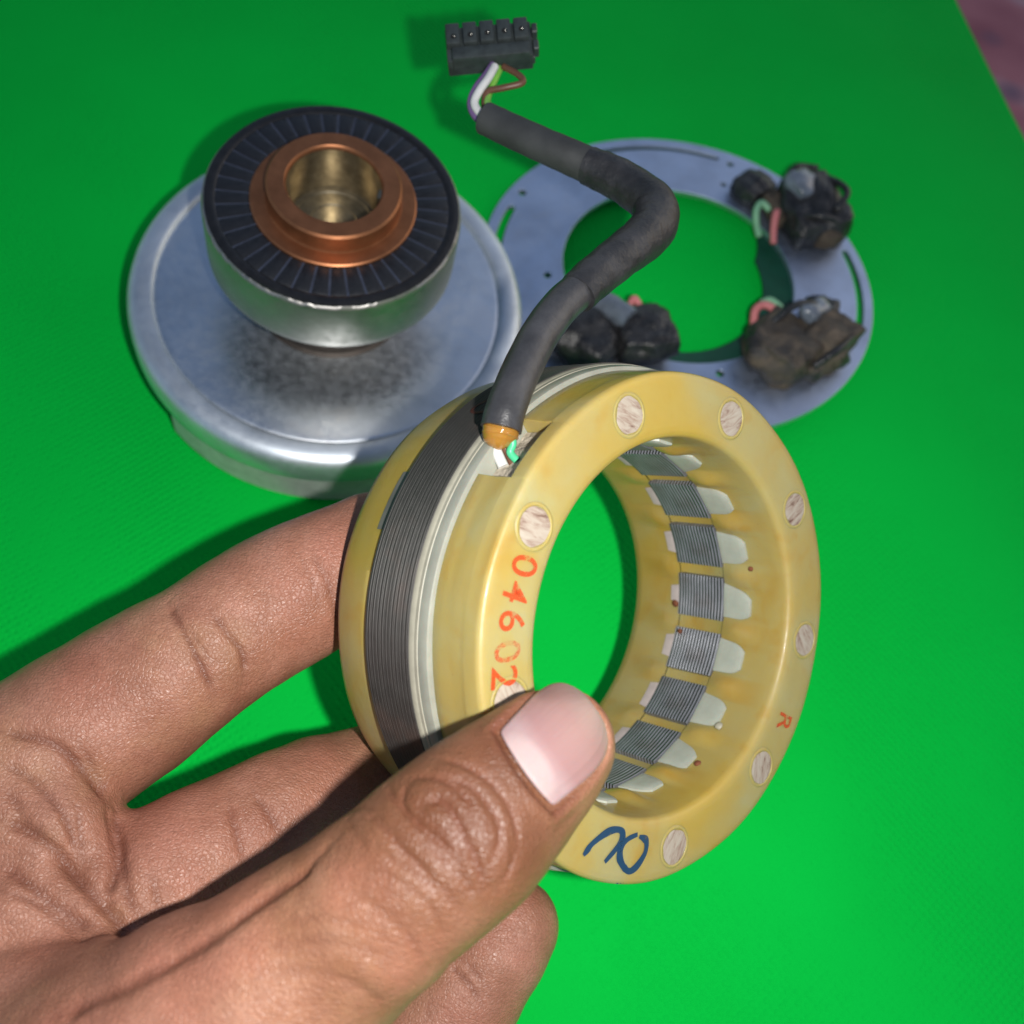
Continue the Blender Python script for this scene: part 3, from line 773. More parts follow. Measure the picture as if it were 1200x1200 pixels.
    for q, l in enumerate(HANDWRITING):
        P = spline([(x, y, 0) for x, y in l], 60)[:, :2]
        Tn = np.gradient(P, axis=0); Tn /= np.linalg.norm(Tn, axis=1)[:, None]; Nn = np.c_[-Tn[:, 1], Tn[:, 0]]
        b = len(V)
        for i in range(60):
            w = .64 * (.55 + .45 * min(1, i / 8, (59 - i) / 8)) * (1 + .15 * math.sin(i * .35 + q))
            rr_ = np.hypot(*P[i]); zz = .16 + .012 * q - (0 if rr_ < 44 else (rr_ - 44) * .45)
            for s in (-1, 0, 1): V.append((*(P[i] + Nn[i] * w * s), zz))
        for i in range(59):
            for s in (0, 1): F.append((b + i * 3 + s, b + i * 3 + 3 + s, b + i * 3 + 4 + s, b + i * 3 + 1 + s))
    add('marker_scrawl', mesh_from('marker_scrawl', V, F, M['blue_ink'], True), t)
    # small dark ink loop on the black core
    V, F = [], []
    for i in range(41):
        a = 2 * PI * i / 40 * 1.1
        for s in (.82, 1.12):
            th = rad(124.6 + 2.6 * s * math.cos(a)); zz = -21.6 + 2.4 * s * math.sin(a) * (1 + .3 * math.cos(a))
            V.append((48.62 * math.cos(th), 48.62 * math.sin(th), zz))
    for i in range(40): F.append((i * 2, i * 2 + 1, i * 2 + 3, i * 2 + 2))
    add('ink_loop', mesh_from('ink_loop', V, F, M['dark_ink'], True), t)

    # notch filling, glue, wire ends
    nf = lathe([(41.2, -3.96), (45.3, -4.0), (44.6, -5.6), (43.9, -8.0), (44.4, -10.6), (44.0, -12.6), (41.2, -13.4)], 26, N0 + .1, N1 - .1)
    P = np.array(nf[0]); P[:, :2] *= (1 + .018 * hash_noise(P * 1.6, 5))[:, None]
    add('notch_filling', mesh_from('notch_filling', P, nf[1], M['fibre'], True, 60), t)
    add('glue_blob', mesh_from('glue_blob', *tube(GLUE, [3.1, 3.2, 3.2, 3.15, 2.95, 2.5, 1.7, .3], 26, 20, .04, 6), M['glue'], True, 60), t)
    for k, m_, r in (('white', 'w_white', .95), ('green', 'w_green', .68), ('brown', 'w_brown', .8)):
        add('wire', mesh_from('wire', *tube(NOTCH_WIRES[k], r, 18, 10), M[m_], True, 60), t)

    # cable
    ca = add('cable', mesh_from('cable', *tube(SLEEVE_A, [3.45, 3.4, 3.4, 3.5], 60, 28, .012, 1, True, .86), M['rubber'], True, 50), t, 'smooth black heat-shrink end of the cable')
    add('sleeve', mesh_from('sleeve', *tube(SLEEVE_B, [3.7, 4.05, 4.25, 4.55, 4.7, 4.55, 4.25, 4.1, 3.95], 80, 28, .035, 2, True, .8), M['rubber2'], True, 50), ca)
    add('sheath', mesh_from('sheath', *tube(SLEEVE_C, [3.7, 3.7, 3.6, 3.45], 50, 24, .02, 3, True, .82), M['rubber3'], True, 50), ca)
    for k, m_, r in (('white', 'w_white', .95), ('purple', 'w_purple', .95), ('brown', 'w_brown', .75), ('green', 'w_lime', .8)):
        add('wire', mesh_from('wire', *tube(CONN_WIRES[k], r, 40, 10), M[m_], True, 60), ca)

    # connector
    (cx, cy, cz), X, Y, Z = CONN
    cm = Matrix([[X[i], Y[i], Z[i]] for i in range(3)]).to_4x4(); cm.translation = Vector((cx * U, cy * U, cz * U))
    co = add('connector', mesh_from('connector', *join(bevel_box(19.5, 9.0, 5.0, .35, 2, (.4, -.3, -1.2)), bevel_box(17.5, 3.2, 4.2, .3, 2, (.6, -3.6, .6)), bevel_box(1.3, 2.4, 3.2, .2, 1, (10.9, 2.0, .2)), bevel_box(1.3, 2.4, 3.2, .2, 1, (10.9, -2.4, .2)), bevel_box(.9, 8.0, 2.4, .2, 1, (10.2, -.2, -1.6))), M['conn'], True, 35), t, 'black five-way plug connector on the end of the cable')
    co.matrix_local = cm
    cell = mesh_from('cell', *join(bevel_box(3.15, 5.4, 3.6, .3, 2, (0, .3, 0)), bevel_box(1.2, .9, 2.6, .2, 1, (0, 3.2, -.4))), M['conn'], True, 35)
    sock = mesh_from('socket', *lathe([(.62, -.2), (.62, .06), (.40, .1), (.36, .02), (.01, .02)], 14), M['hole'], True, 40)
    pin = mesh_from('contact', *bevel_box(.22, .22, .3, .04, 1), M['pin'], False)
    for i in range(5):
        c_ = add('cell', cell, co); c_.location = ((-7.6 + 3.85 * i) * U, .9 * U, 1.4 * U)
        s_ = add('socket', sock, co); s_.location = ((-7.5 + 3.85 * i) * U, (.3 + .1 * i) * U, 3.22 * U)
        p_ = add('contact', pin, co); p_.location = ((-7.3 + 3.85 * i) * U, (.3 + .1 * i) * U, 3.32 * U)
build_stator()

# ------------------------------------------------------------------ the hand
CAM_AXES = [[0.96587, 0.22659, 0.12547], [-0.25901, 0.84497, 0.46791], [0.0, -0.48444, 0.87483]]
CHAINS = {
    'thumb': [(16.41, 45.63, 104.66, 8.08), (14.73, 43.06, 106.09, 8.83), (12.01, 38.82, 107.18, 9.89), (8.67, 33.78, 107.82, 10.9), (5.32, 28.78, 107.9, 11.66), (1.2, 23.63, 105.63, 11.73), (-4.16, 17.14, 100.89, 12.3), (-9.77, 10.86, 94.55, 13.36), (-14.38, 5.38, 91.52, 14.34), (-23.37, -3.3, 84.42, 17.0), (-32.83, -12.31, 76.01, 19.87), (-46.31, -25.92, 66.18, 23.58)],
    'index': [(-11.47, 96.86, 61.02, 10.55), (-17.21, 91.49, 63.19, 12.1), (-24.48, 85.05, 64.76, 13.06), (-31.37, 78.57, 65.75, 12.64), (-36.8, 73.58, 64.7, 13.22), (-41.83, 68.74, 63.73, 13.29), (-46.13, 63.09, 64.03, 13.09), (-50.7, 56.74, 63.95, 13.05), (-55.49, 51.58, 62.24, 13.96), (-60.88, 45.3, 59.9, 14.85), (-66.88, 37.77, 59.16, 15.25), (-72.57, 30.2, 58.4, 15.63), (-80.67, 19.79, 57.21, 17.59)],
    'middle': [(9.29, 62.97, 28.53, 10.75), (1.54, 57.08, 33.27, 12.28), (-7.94, 49.29, 39.25, 12.85), (-15.24, 43.21, 43.88, 12.59), (-21.35, 38.06, 49.03, 12.82), (-27.12, 32.75, 52.95, 12.59), (-32.32, 27.42, 54.57, 12.64), (-38.01, 21.55, 55.89, 13.3), (-43.92, 14.97, 56.82, 13.91), (-51.2, 6.67, 56.8, 15.52), (-59.64, -3.46, 53.47, 17.24)],
    'ring': [(22.39, 28.43, 31.13, 9.32), (19.83, 23.28, 29.42, 10.5), (16.01, 14.72, 25.82, 11.67), (10.73, 5.27, 21.73, 12.13), (4.7, -4.41, 18.65, 12.7), (-3.12, -12.75, 23.18, 13.19), (-15.17, -20.9, 26.67, 13.98), (-28.27, -25.87, 34.2, 14.82), (-40.95, -27.98, 42.18, 15.89)],
    'pinky': [(23.15, -0.86, 20.62, 7.72), (17.77, -6.73, 18.51, 8.88), (8.09, -15.7, 16.98, 9.76), (-2.86, -24.38, 19.03, 10.44), (-14.31, -33.16, 23.31, 11.26), (-26.73, -36.78, 35.02, 12.42)],
}
PALM = [((-80.65, 17.31, 58.12, 15.88), (-61.72, -3.59, 46.55, 17.39)), ((-61.72, -3.59, 46.55, 17.39), (-40.95, -27.98, 42.18, 15.89)), ((-40.95, -27.98, 42.18, 15.89), (-26.73, -36.78, 35.02, 13.15)), ((-80.65, 17.31, 58.12, 15.88), (-77.95, -20.89, 51.83, 19.63)), ((-61.72, -3.59, 46.55, 17.39), (-77.95, -20.89, 51.83, 19.63)), ((-40.95, -27.98, 42.18, 15.89), (-68.73, -39.28, 49.64, 20.14)), ((-26.73, -36.78, 35.02, 13.15), (-68.73, -39.28, 49.64, 20.14)), ((-77.95, -20.89, 51.83, 19.63), (-68.73, -39.28, 49.64, 20.14)), ((-77.95, -20.89, 51.83, 19.63), (-85.43, -48.95, 53.43, 21.03)), ((-68.73, -39.28, 49.64, 20.14), (-84.11, -53.26, 51.04, 21.03)), ((-84.77, -51.11, 52.24, 22.3), (-103.91, -99.22, 42.74, 24.09)), ((-46.31, -25.92, 66.18, 23.58), (-85.43, -48.95, 53.43, 21.03))]
WEB = [((-61.78, 19.19, 63.73, 10.94), (-78.49, 18.09, 60.83, 14.95)), ((-58.48, 10.04, 60.95, 9.06), (-77.78, 8.47, 57.79, 14.04)), ((-44.56, 7.62, 66.47, 4.8), (-60.48, 6.19, 65.68, 8.74)), ((-60.48, 6.19, 65.68, 8.74), (-72.39, -4.42, 62.09, 13.93)), ((-33.32, -0.85, 77.78, 9.04), (-52.37, -8.74, 68.84, 11.93))]
THUMB_FLAT = (np.array([12.01, 38.82, 107.18]), np.array([0.4071, -0.0932, 0.9086]), .8, -14., 0., np.array([0.5428, 0.8247, -0.1586]))
CREASES = [(0.75, 0.8, [(-56.65, 60.75, 75.64), (-54.83, 59.01, 76.8), (-53.21, 57.5, 77.4), (-51.71, 56.1, 77.6), (-50.29, 54.74, 77.49), (-48.86, 53.34, 77.08), (-47.5, 52.01, 76.39), (-46.33, 50.83, 75.52), (-45.41, 49.87, 74.59), (-44.69, 49.08, 73.63), (-44.08, 48.37, 72.61), (-43.48, 47.68, 71.4)]), (0.6, 0.7, [(-48.31, 60.83, 77.69), (-47.0, 59.81, 77.66), (-45.73, 58.85, 77.42), (-44.56, 57.99, 77.03), (-43.52, 57.3, 76.56), (-42.57, 56.81, 76.04), (-41.71, 56.39, 75.49), (-40.98, 55.89, 74.83), (-40.38, 55.16, 74.08), (-39.96, 54.27, 73.19), (-39.62, 53.32, 72.21), (-39.29, 52.44, 71.05)]), (0.3, 0.5, [(-51.76, 57.72, 77.58), (-50.69, 56.72, 77.67), (-49.67, 55.76, 77.58), (-48.7, 54.88, 77.37), (-47.79, 54.13, 77.07), (-46.95, 53.53, 76.72), (-46.16, 53.05, 76.33), (-45.4, 52.61, 75.89), (-44.65, 52.18, 75.38)]), (0.4, 0.7, [(-35.0, 76.97, 78.77), (-33.52, 75.51, 78.8), (-32.08, 74.17, 78.56), (-30.77, 72.93, 78.06), (-29.65, 71.73, 77.35), (-28.67, 70.5, 76.37), (-27.84, 69.31, 75.23), (-27.22, 68.29, 74.0), (-26.86, 67.49, 72.91), (-26.75, 66.83, 72.07), (-26.77, 66.25, 71.3), (-26.76, 65.67, 70.4)]), (0.2, 0.5, [(-36.67, 75.76, 78.64), (-35.47, 74.35, 78.7), (-34.29, 73.02, 78.56), (-33.2, 71.81, 78.19), (-32.26, 70.68, 77.68), (-31.5, 69.63, 77.07), (-30.88, 68.64, 76.37), (-30.31, 67.7, 75.54), (-29.75, 66.8, 74.6)]), (0.9, 1.0, [(-74.38, 31.6, 74.52), (-71.68, 31.65, 74.73), (-69.07, 31.8, 74.65), (-66.64, 31.83, 74.34), (-64.53, 31.57, 73.82), (-62.74, 30.96, 73.06), (-61.18, 30.18, 72.07), (-59.71, 29.36, 71.08), (-58.27, 28.63, 70.18), (-56.93, 27.9, 69.36), (-55.65, 27.16, 68.5), (-54.4, 26.45, 67.47)]), (0.35, 0.6, [(-61.71, 33.42, 73.53), (-60.67, 32.44, 72.78), (-59.69, 31.48, 71.84), (-58.75, 30.56, 70.8), (-57.81, 29.71, 69.85), (-56.91, 28.98, 68.97), (-56.01, 28.31, 68.15), (-55.14, 27.68, 67.28), (-54.29, 27.05, 66.3)]), (0.9, 0.9, [(-52.99, 25.52, 66.25), (-51.83, 23.75, 67.33), (-50.69, 22.05, 68.26), (-49.63, 20.34, 69.19), (-48.76, 18.58, 70.12), (-48.18, 16.75, 70.81), (-47.82, 14.88, 71.34), (-47.54, 13.0, 71.82), (-47.22, 11.18, 72.31)]), (0.6, 0.8, [(-71.93, 26.62, 74.56), (-70.34, 26.34, 74.37), (-68.79, 26.1, 74.13), (-67.2, 25.74, 73.83), (-65.45, 25.09, 73.55), (-63.37, 24.13, 73.51), (-61.06, 22.9, 74.02), (-59.08, 21.65, 74.05), (-57.57, 20.38, 73.76), (-56.4, 19.02, 73.26), (-55.42, 17.63, 72.53), (-54.45, 16.27, 71.7)]), (1.3, 1.2, [(-67.67, 18.1, 74.79), (-66.26, 18.0, 74.66), (-64.83, 17.92, 74.56), (-63.35, 17.72, 74.47), (-61.73, 17.31, 74.51), (-60.12, 16.75, 74.29), (-58.57, 16.1, 73.73), (-57.07, 15.37, 72.85), (-55.47, 14.49, 72.04), (-53.6, 13.45, 71.98), (-51.63, 12.39, 72.27), (-49.64, 11.35, 72.55), (-47.64, 10.3, 72.61), (-45.87, 9.34, 72.49), (-44.52, 8.56, 72.34), (-43.59, 7.97, 72.26), (-42.86, 7.47, 72.26), (-39.52, 6.53, 83.26)]), (0.9, 1.1, [(-65.14, 11.72, 73.0), (-63.39, 11.32, 73.5), (-61.66, 10.94, 73.99), (-60.11, 10.54, 74.11), (-58.68, 10.08, 74.1), (-57.38, 9.53, 74.09), (-56.11, 8.96, 74.04), (-54.77, 8.41, 73.94), (-53.23, 7.89, 73.83), (-51.61, 7.37, 73.66), (-50.09, 6.92, 73.55), (-48.9, 6.61, 73.46), (-48.0, 6.44, 73.39), (-47.24, 6.33, 73.36), (-46.46, 6.21, 73.29)]), (0.4, 0.7, [(-57.64, 23.49, 72.9), (-57.0, 22.58, 73.0), (-56.42, 21.7, 72.95), (-55.86, 20.81, 72.82), (-55.35, 19.86, 72.58), (-54.88, 18.82, 72.22), (-54.43, 17.71, 71.82), (-53.96, 16.57, 71.47), (-53.45, 15.43, 71.3)]), (0.5, 0.8, [(-70.18, 23.15, 74.7), (-69.4, 22.81, 74.63), (-68.61, 22.49, 74.55), (-67.83, 22.12, 74.5), (-67.07, 21.62, 74.48), (-66.34, 20.95, 74.54), (-65.65, 20.16, 74.59), (-64.99, 19.33, 74.61), (-64.35, 18.54, 74.57)]), (0.5, 0.8, [(-54.34, 25.86, 68.26), (-53.09, 23.88, 68.59), (-51.86, 21.95, 68.75), (-50.62, 20.0, 69.27), (-49.51, 18.03, 70.11), (-48.67, 16.1, 70.93), (-48.1, 14.2, 71.51), (-47.62, 12.34, 72.03), (-47.13, 10.51, 72.49)]), (0.6, 0.8, [(-48.83, 18.69, 70.03), (-47.59, 17.05, 70.83), (-46.45, 15.42, 71.3), (-45.4, 13.92, 71.51), (-44.43, 12.65, 71.6), (-43.52, 11.67, 71.62), (-42.67, 10.91, 71.54), (-41.86, 10.24, 71.35), (-41.07, 9.53, 71.03)]), (0.4, 0.7, [(-42.43, 16.88, 71.15), (-41.8, 15.96, 71.15), (-41.19, 15.04, 71.1), (-40.61, 14.17, 70.95), (-40.09, 13.4, 70.77), (-39.63, 12.76, 70.56), (-39.21, 12.23, 70.32), (-38.81, 11.74, 70.07), (-38.42, 11.23, 69.77)]), (0.5, 0.9, [(-62.77, 8.05, 74.72), (-61.1, 8.0, 75.0), (-59.58, 7.98, 74.86), (-58.1, 7.89, 74.6), (-56.63, 7.66, 74.39), (-55.17, 7.27, 74.15), (-53.73, 6.79, 73.95), (-52.33, 6.27, 73.82), (-51.0, 5.78, 73.77), (-49.73, 5.27, 73.83), (-48.4, 4.74, 74.28), (-45.82, 4.11, 79.42)]), (0.5, 0.7, [(-35.47, 31.91, 66.77), (-34.65, 30.76, 67.38), (-33.9, 29.69, 67.78), (-33.15, 28.6, 68.02), (-32.32, 27.41, 68.18), (-31.39, 26.09, 68.17), (-30.42, 24.69, 67.93), (-29.45, 23.27, 67.48), (-28.54, 21.92, 66.77)]), (0.55, 0.8, [(-31.83, 34.27, 66.25), (-30.62, 33.36, 66.65), (-29.44, 32.48, 66.86), (-28.32, 31.65, 66.89), (-27.29, 30.87, 66.79), (-26.36, 30.16, 66.61), (-25.51, 29.5, 66.32), (-24.69, 28.86, 65.98), (-23.87, 28.24, 65.52)]), (0.9, 1.3, [(-13.18, 19.51, 109.85), (-14.2, 18.65, 108.93), (-15.25, 17.82, 107.75), (-16.31, 16.93, 106.63), (-17.35, 15.92, 105.74), (-18.32, 14.85, 105.07), (-19.35, 13.66, 104.44), (-20.54, 12.27, 104.0), (-21.87, 10.67, 103.54), (-23.38, 8.92, 102.9), (-25.14, 7.12, 101.89), (-27.23, 5.23, 100.6), (-29.49, 3.21, 99.83), (-31.83, 1.21, 99.1), (-34.22, -0.64, 97.93), (-36.83, -2.35, 96.03), (-39.45, -4.02, 94.28), (-41.91, -5.69, 93.21)]), (0.35, 0.8, [(-11.39, 23.72, 110.11), (-12.14, 22.62, 109.77), (-12.9, 21.52, 109.42), (-13.66, 20.44, 109.02), (-14.4, 19.42, 108.48), (-15.15, 18.48, 107.73), (-15.87, 17.56, 106.99), (-16.57, 16.64, 106.4), (-17.27, 15.7, 105.88)]), (0.5, 0.7, [(7.87, 12.03, 103.52), (12.38, 16.85, 37.61), (13.38, 16.32, 37.98), (14.36, 15.77, 38.21), (15.31, 15.18, 38.32), (16.21, 14.52, 38.31), (17.08, 13.81, 38.17), (17.94, 13.09, 37.94), (18.81, 12.39, 37.62)]), (0.3, 0.6, [(12.98, 19.0, 37.94), (13.76, 18.54, 38.27), (14.55, 18.09, 38.52), (15.33, 17.64, 38.69), (16.12, 17.21, 38.79), (16.91, 16.78, 38.78), (17.71, 16.36, 38.75), (18.51, 15.94, 38.63), (19.32, 15.53, 38.41)]), (0.42, 0.45, [(-6.98, 31.19, 111.76), (-6.31, 30.24, 113.55), (-5.7, 29.46, 114.67), (-5.06, 28.75, 115.58), (-4.32, 28.1, 116.36), (-3.49, 27.5, 117.05), (-2.64, 26.94, 117.63), (-1.81, 26.41, 118.06), (-0.99, 25.88, 118.42), (-0.19, 25.38, 118.66), (0.58, 24.93, 118.82), (1.31, 24.56, 118.93), (2.02, 24.26, 119.0), (2.65, 23.96, 119.05), (3.17, 23.63, 119.01), (3.55, 23.28, 118.88), (3.86, 22.9, 118.76), (4.18, 22.54, 118.62)]), (0.42, 0.42, [(-3.49, 32.18, 115.81), (-3.71, 31.89, 115.7), (-3.95, 31.6, 115.58), (-4.13, 31.23, 115.54), (-4.24, 30.65, 115.66), (-4.32, 29.89, 115.88), (-4.29, 29.1, 116.16), (-4.11, 28.41, 116.46), (-3.75, 27.81, 116.84), (-3.26, 27.28, 117.22), (-2.7, 26.79, 117.6), (-2.1, 26.37, 117.91), (-1.44, 26.01, 118.24), (-0.73, 25.66, 118.5), (0.03, 25.3, 118.72), (0.86, 24.93, 118.9), (1.73, 24.56, 119.02), (2.58, 24.19, 119.11)]), (0.38, 0.42, [(-4.34, 32.2, 114.81), (-3.46, 32.27, 115.79), (-2.59, 32.4, 116.6), (-1.73, 32.48, 117.28), (-0.86, 32.42, 117.91), (0.03, 32.25, 118.43), (0.9, 32.0, 118.89), (1.71, 31.73, 119.22), (2.45, 31.45, 119.46), (3.13, 31.12, 119.65), (3.73, 30.71, 119.84), (4.21, 30.2, 119.98), (4.55, 29.55, 120.12), (4.83, 28.86, 120.2), (5.12, 28.2, 120.2)]), (0.4, 0.42, [(-0.88, 35.65, 116.01), (0.01, 35.45, 116.77), (0.88, 35.31, 117.32), (1.79, 35.14, 117.77), (2.77, 34.88, 118.2), (3.83, 34.57, 118.55), (4.88, 34.23, 118.77), (5.83, 33.85, 118.9), (6.7, 33.38, 119.0), (7.5, 32.87, 119.01), (8.24, 32.37, 118.97), (8.88, 31.89, 118.88), (9.46, 31.39, 118.77), (9.97, 30.87, 118.62), (10.44, 30.3, 118.47), (10.84, 29.7, 118.32), (11.19, 29.06, 118.16), (11.52, 28.35, 117.98), (11.79, 27.57, 117.75), (12.04, 26.74, 117.51), (12.29, 25.93, 117.21)]), (0.4, 0.42, [(0.34, 32.72, 118.37), (1.41, 32.6, 118.79), (2.48, 32.52, 119.1), (3.49, 32.37, 119.3), (4.4, 32.05, 119.46), (5.23, 31.57, 119.61), (5.99, 31.04, 119.67), (6.69, 30.54, 119.68), (7.36, 30.09, 119.62), (7.97, 29.63, 119.53), (8.48, 29.1, 119.43), (8.89, 28.47, 119.34), (9.21, 27.77, 119.22), (9.42, 27.0, 119.14), (9.48, 26.17, 119.14), (9.38, 25.3, 118.98), (9.18, 24.41, 118.73), (9.01, 23.54, 118.41)]), (0.5, 0.5, [(-1.76, 28.81, 118.03), (-1.04, 29.11, 118.43), (-0.33, 29.44, 118.8), (0.36, 29.59, 119.14), (1.03, 29.42, 119.42), (1.67, 28.97, 119.64), (2.28, 28.44, 119.8), (2.83, 27.96, 119.93), (3.33, 27.48, 119.98), (3.79, 27.0, 119.98), (4.18, 26.55, 119.95), (4.48, 26.13, 119.89), (4.73, 25.72, 119.81), (5.02, 25.33, 119.71), (5.41, 24.97, 119.61), (5.87, 24.66, 119.49), (6.34, 24.3, 119.32), (6.78, 23.83, 119.05), (7.22, 23.25, 118.72), (7.65, 22.65, 118.31), (8.08, 22.12, 117.88), (8.51, 21.64, 117.4), (8.93, 21.17, 116.91), (9.37, 20.72, 116.33)]), (0.35, 0.45, [(-5.84, 22.35, 115.74), (-4.98, 21.92, 116.2), (-4.14, 21.51, 116.6), (-3.31, 21.14, 116.89), (-2.5, 20.86, 117.11), (-1.71, 20.66, 117.29), (-0.94, 20.49, 117.42), (-0.18, 20.27, 117.49), (0.58, 19.97, 117.48), (1.34, 19.63, 117.4), (2.06, 19.29, 117.26), (2.72, 18.95, 117.08), (3.32, 18.6, 116.84), (3.89, 18.26, 116.56), (4.47, 17.92, 116.2)]), (0.38, 0.45, [(-9.14, 26.46, 111.9), (-8.48, 26.31, 112.85), (-7.84, 26.19, 113.69), (-7.18, 26.01, 114.43), (-6.47, 25.65, 115.16), (-5.68, 25.13, 115.84), (-4.93, 24.58, 116.4), (-4.29, 24.11, 116.76), (-3.84, 23.7, 116.98), (-3.46, 23.3, 117.16), (-3.0, 22.91, 117.32), (-2.35, 22.53, 117.51), (-1.59, 22.17, 117.69), (-0.77, 21.78, 117.82), (0.07, 21.33, 117.87), (0.96, 20.8, 117.82), (1.87, 20.24, 117.67), (2.78, 19.7, 117.44)]), (0.35, 0.4, [(11.15, 26.57, 118.15), (11.42, 26.09, 117.9), (11.7, 25.61, 117.63), (11.92, 25.11, 117.38), (11.98, 24.56, 117.21), (11.88, 23.92, 117.1), (11.69, 23.29, 116.88), (11.5, 22.72, 116.65), (11.36, 22.26, 116.41), (11.24, 21.89, 116.21), (11.13, 21.56, 115.98), (11.01, 21.22, 115.75)]), (0.3, 0.45, [(-11.11, 27.69, 106.33), (-10.65, 27.71, 107.71), (-10.24, 27.83, 108.62), (-9.8, 27.89, 109.64), (-9.28, 27.83, 110.76), (-8.65, 27.61, 112.0), (-7.96, 27.33, 113.1), (-7.27, 27.04, 114.03), (-6.6, 26.81, 114.76)]), (0.25, 0.45, [(-11.14, 25.98, 108.83), (-10.52, 25.23, 110.43), (-9.95, 24.58, 111.54), (-9.39, 23.99, 112.4), (-8.78, 23.44, 113.2), (-8.09, 22.92, 113.93), (-7.36, 22.43, 114.59), (-6.61, 21.98, 115.13), (-5.88, 21.54, 115.59)]), (0.3, 0.4, [(-1.34, 28.3, 118.29), (-1.11, 28.51, 118.41), (-0.88, 28.73, 118.53), (-0.62, 28.92, 118.66), (-0.28, 29.02, 118.84), (0.19, 29.0, 119.09), (0.7, 28.95, 119.31), (1.15, 28.97, 119.47), (1.44, 29.12, 119.56), (1.6, 29.37, 119.61), (1.72, 29.68, 119.63), (1.85, 29.97, 119.64)]), (0.25, 0.4, [(1.43, 32.94, 118.66), (1.83, 32.37, 119.02), (2.22, 31.81, 119.3), (2.62, 31.29, 119.54), (3.05, 30.82, 119.76), (3.53, 30.45, 119.9), (4.03, 30.15, 119.99), (4.55, 29.87, 120.05), (5.06, 29.59, 120.08)]), (0.3, 0.4, [(2.03, 26.17, 119.45), (2.47, 25.99, 119.55), (2.91, 25.84, 119.61), (3.34, 25.64, 119.64), (3.75, 25.33, 119.61), (4.2, 24.88, 119.52), (4.61, 24.36, 119.37), (4.9, 23.87, 119.19), (4.98, 23.46, 118.99), (4.88, 23.09, 118.84), (4.68, 22.73, 118.69), (4.51, 22.37, 118.54)]), (0.2, 0.5, [(6.85, 37.61, 117.58), (7.55, 37.31, 117.67), (8.25, 37.02, 117.7), (8.97, 36.72, 117.72), (9.74, 36.39, 117.65), (10.58, 36.05, 117.5), (11.46, 35.7, 117.28), (12.31, 35.3, 116.99), (13.09, 34.86, 116.64), (13.84, 34.34, 116.28), (14.57, 33.81, 115.84), (15.32, 33.32, 115.26)]), (0.25, 0.45, [(-0.06, 24.69, 118.59), (0.83, 23.98, 118.69), (1.72, 23.29, 118.69), (2.59, 22.65, 118.6), (3.4, 22.13, 118.45), (4.19, 21.73, 118.28), (4.93, 21.39, 118.07), (5.59, 21.07, 117.82), (6.14, 20.72, 117.52), (6.58, 20.37, 117.18), (6.96, 20.02, 116.84), (7.36, 19.67, 116.46)]), (0.2, 0.6, [(-5.99, 19.85, 115.15), (-4.65, 19.54, 115.78), (-3.33, 19.26, 116.3), (-2.02, 18.96, 116.62), (-0.72, 18.55, 116.74), (0.62, 18.05, 116.65), (1.95, 17.48, 116.35), (3.15, 16.87, 115.8), (4.12, 16.21, 115.1), (4.88, 15.48, 114.18), (5.56, 14.72, 113.04), (6.29, 14.0, 111.58)]), (0.2, 0.7, [(-8.72, 16.86, 113.15), (-7.35, 16.47, 113.69), (-6.0, 16.11, 114.09), (-4.64, 15.72, 114.39), (-3.26, 15.23, 114.44), (-1.75, 14.64, 114.32), (-0.25, 13.99, 113.92), (1.1, 13.33, 113.23), (2.13, 12.64, 112.36), (2.89, 11.9, 111.29), (3.55, 11.14, 110.01), (4.26, 10.4, 108.48)]), (0.18, 0.6, [(-5.13, 31.02, 114.54), (-3.43, 29.44, 116.76), (-1.8, 28.1, 118.04), (-0.26, 26.88, 118.79), (1.17, 25.75, 119.14), (2.55, 24.66, 119.23), (3.85, 23.61, 119.05), (5.04, 22.58, 118.61), (6.05, 21.54, 118.0), (6.9, 20.49, 117.16), (7.68, 19.43, 116.13), (8.51, 18.42, 114.83)]), (0.2, 0.6, [(-4.8, 23.42, 116.46), (-3.48, 22.69, 117.08), (-2.18, 22.02, 117.47), (-0.9, 21.37, 117.68), (0.38, 20.76, 117.73), (1.7, 20.18, 117.64), (3.01, 19.62, 117.39), (4.24, 19.07, 116.97), (5.32, 18.51, 116.36), (6.28, 17.92, 115.63), (7.19, 17.34, 114.69), (8.14, 16.79, 113.48)]), (0.2, 0.8, [(-17.5, 7.75, 106.44), (-16.17, 8.3, 106.97), (-14.84, 8.85, 107.56), (-13.45, 9.35, 108.34), (-11.93, 9.74, 109.19), (-10.28, 10.06, 110.1), (-8.56, 10.3, 111.0), (-6.84, 10.45, 111.64), (-5.12, 10.47, 111.92), (-3.37, 10.36, 111.87), (-1.6, 10.19, 111.53), (0.17, 10.06, 110.9)]), (0.2, 0.8, [(-16.38, 4.68, 106.51), (-14.65, 5.23, 106.95), (-12.92, 5.81, 107.38), (-11.2, 6.29, 107.91), (-9.52, 6.6, 108.38), (-7.86, 6.77, 108.74), (-6.26, 6.81, 108.91), (-4.71, 6.73, 108.82), (-3.26, 6.51, 108.42), (-1.9, 6.11, 107.5), (-0.56, 5.65, 106.07), (0.82, 5.22, 103.99)]), (0.18, 0.7, [(-15.97, 11.46, 107.32), (-14.4, 11.89, 108.42), (-12.85, 12.34, 109.57), (-11.3, 12.71, 110.77), (-9.77, 12.94, 111.78), (-8.26, 12.98, 112.41), (-6.75, 12.87, 112.84), (-5.26, 12.72, 113.06), (-3.78, 12.62, 113.16)])]
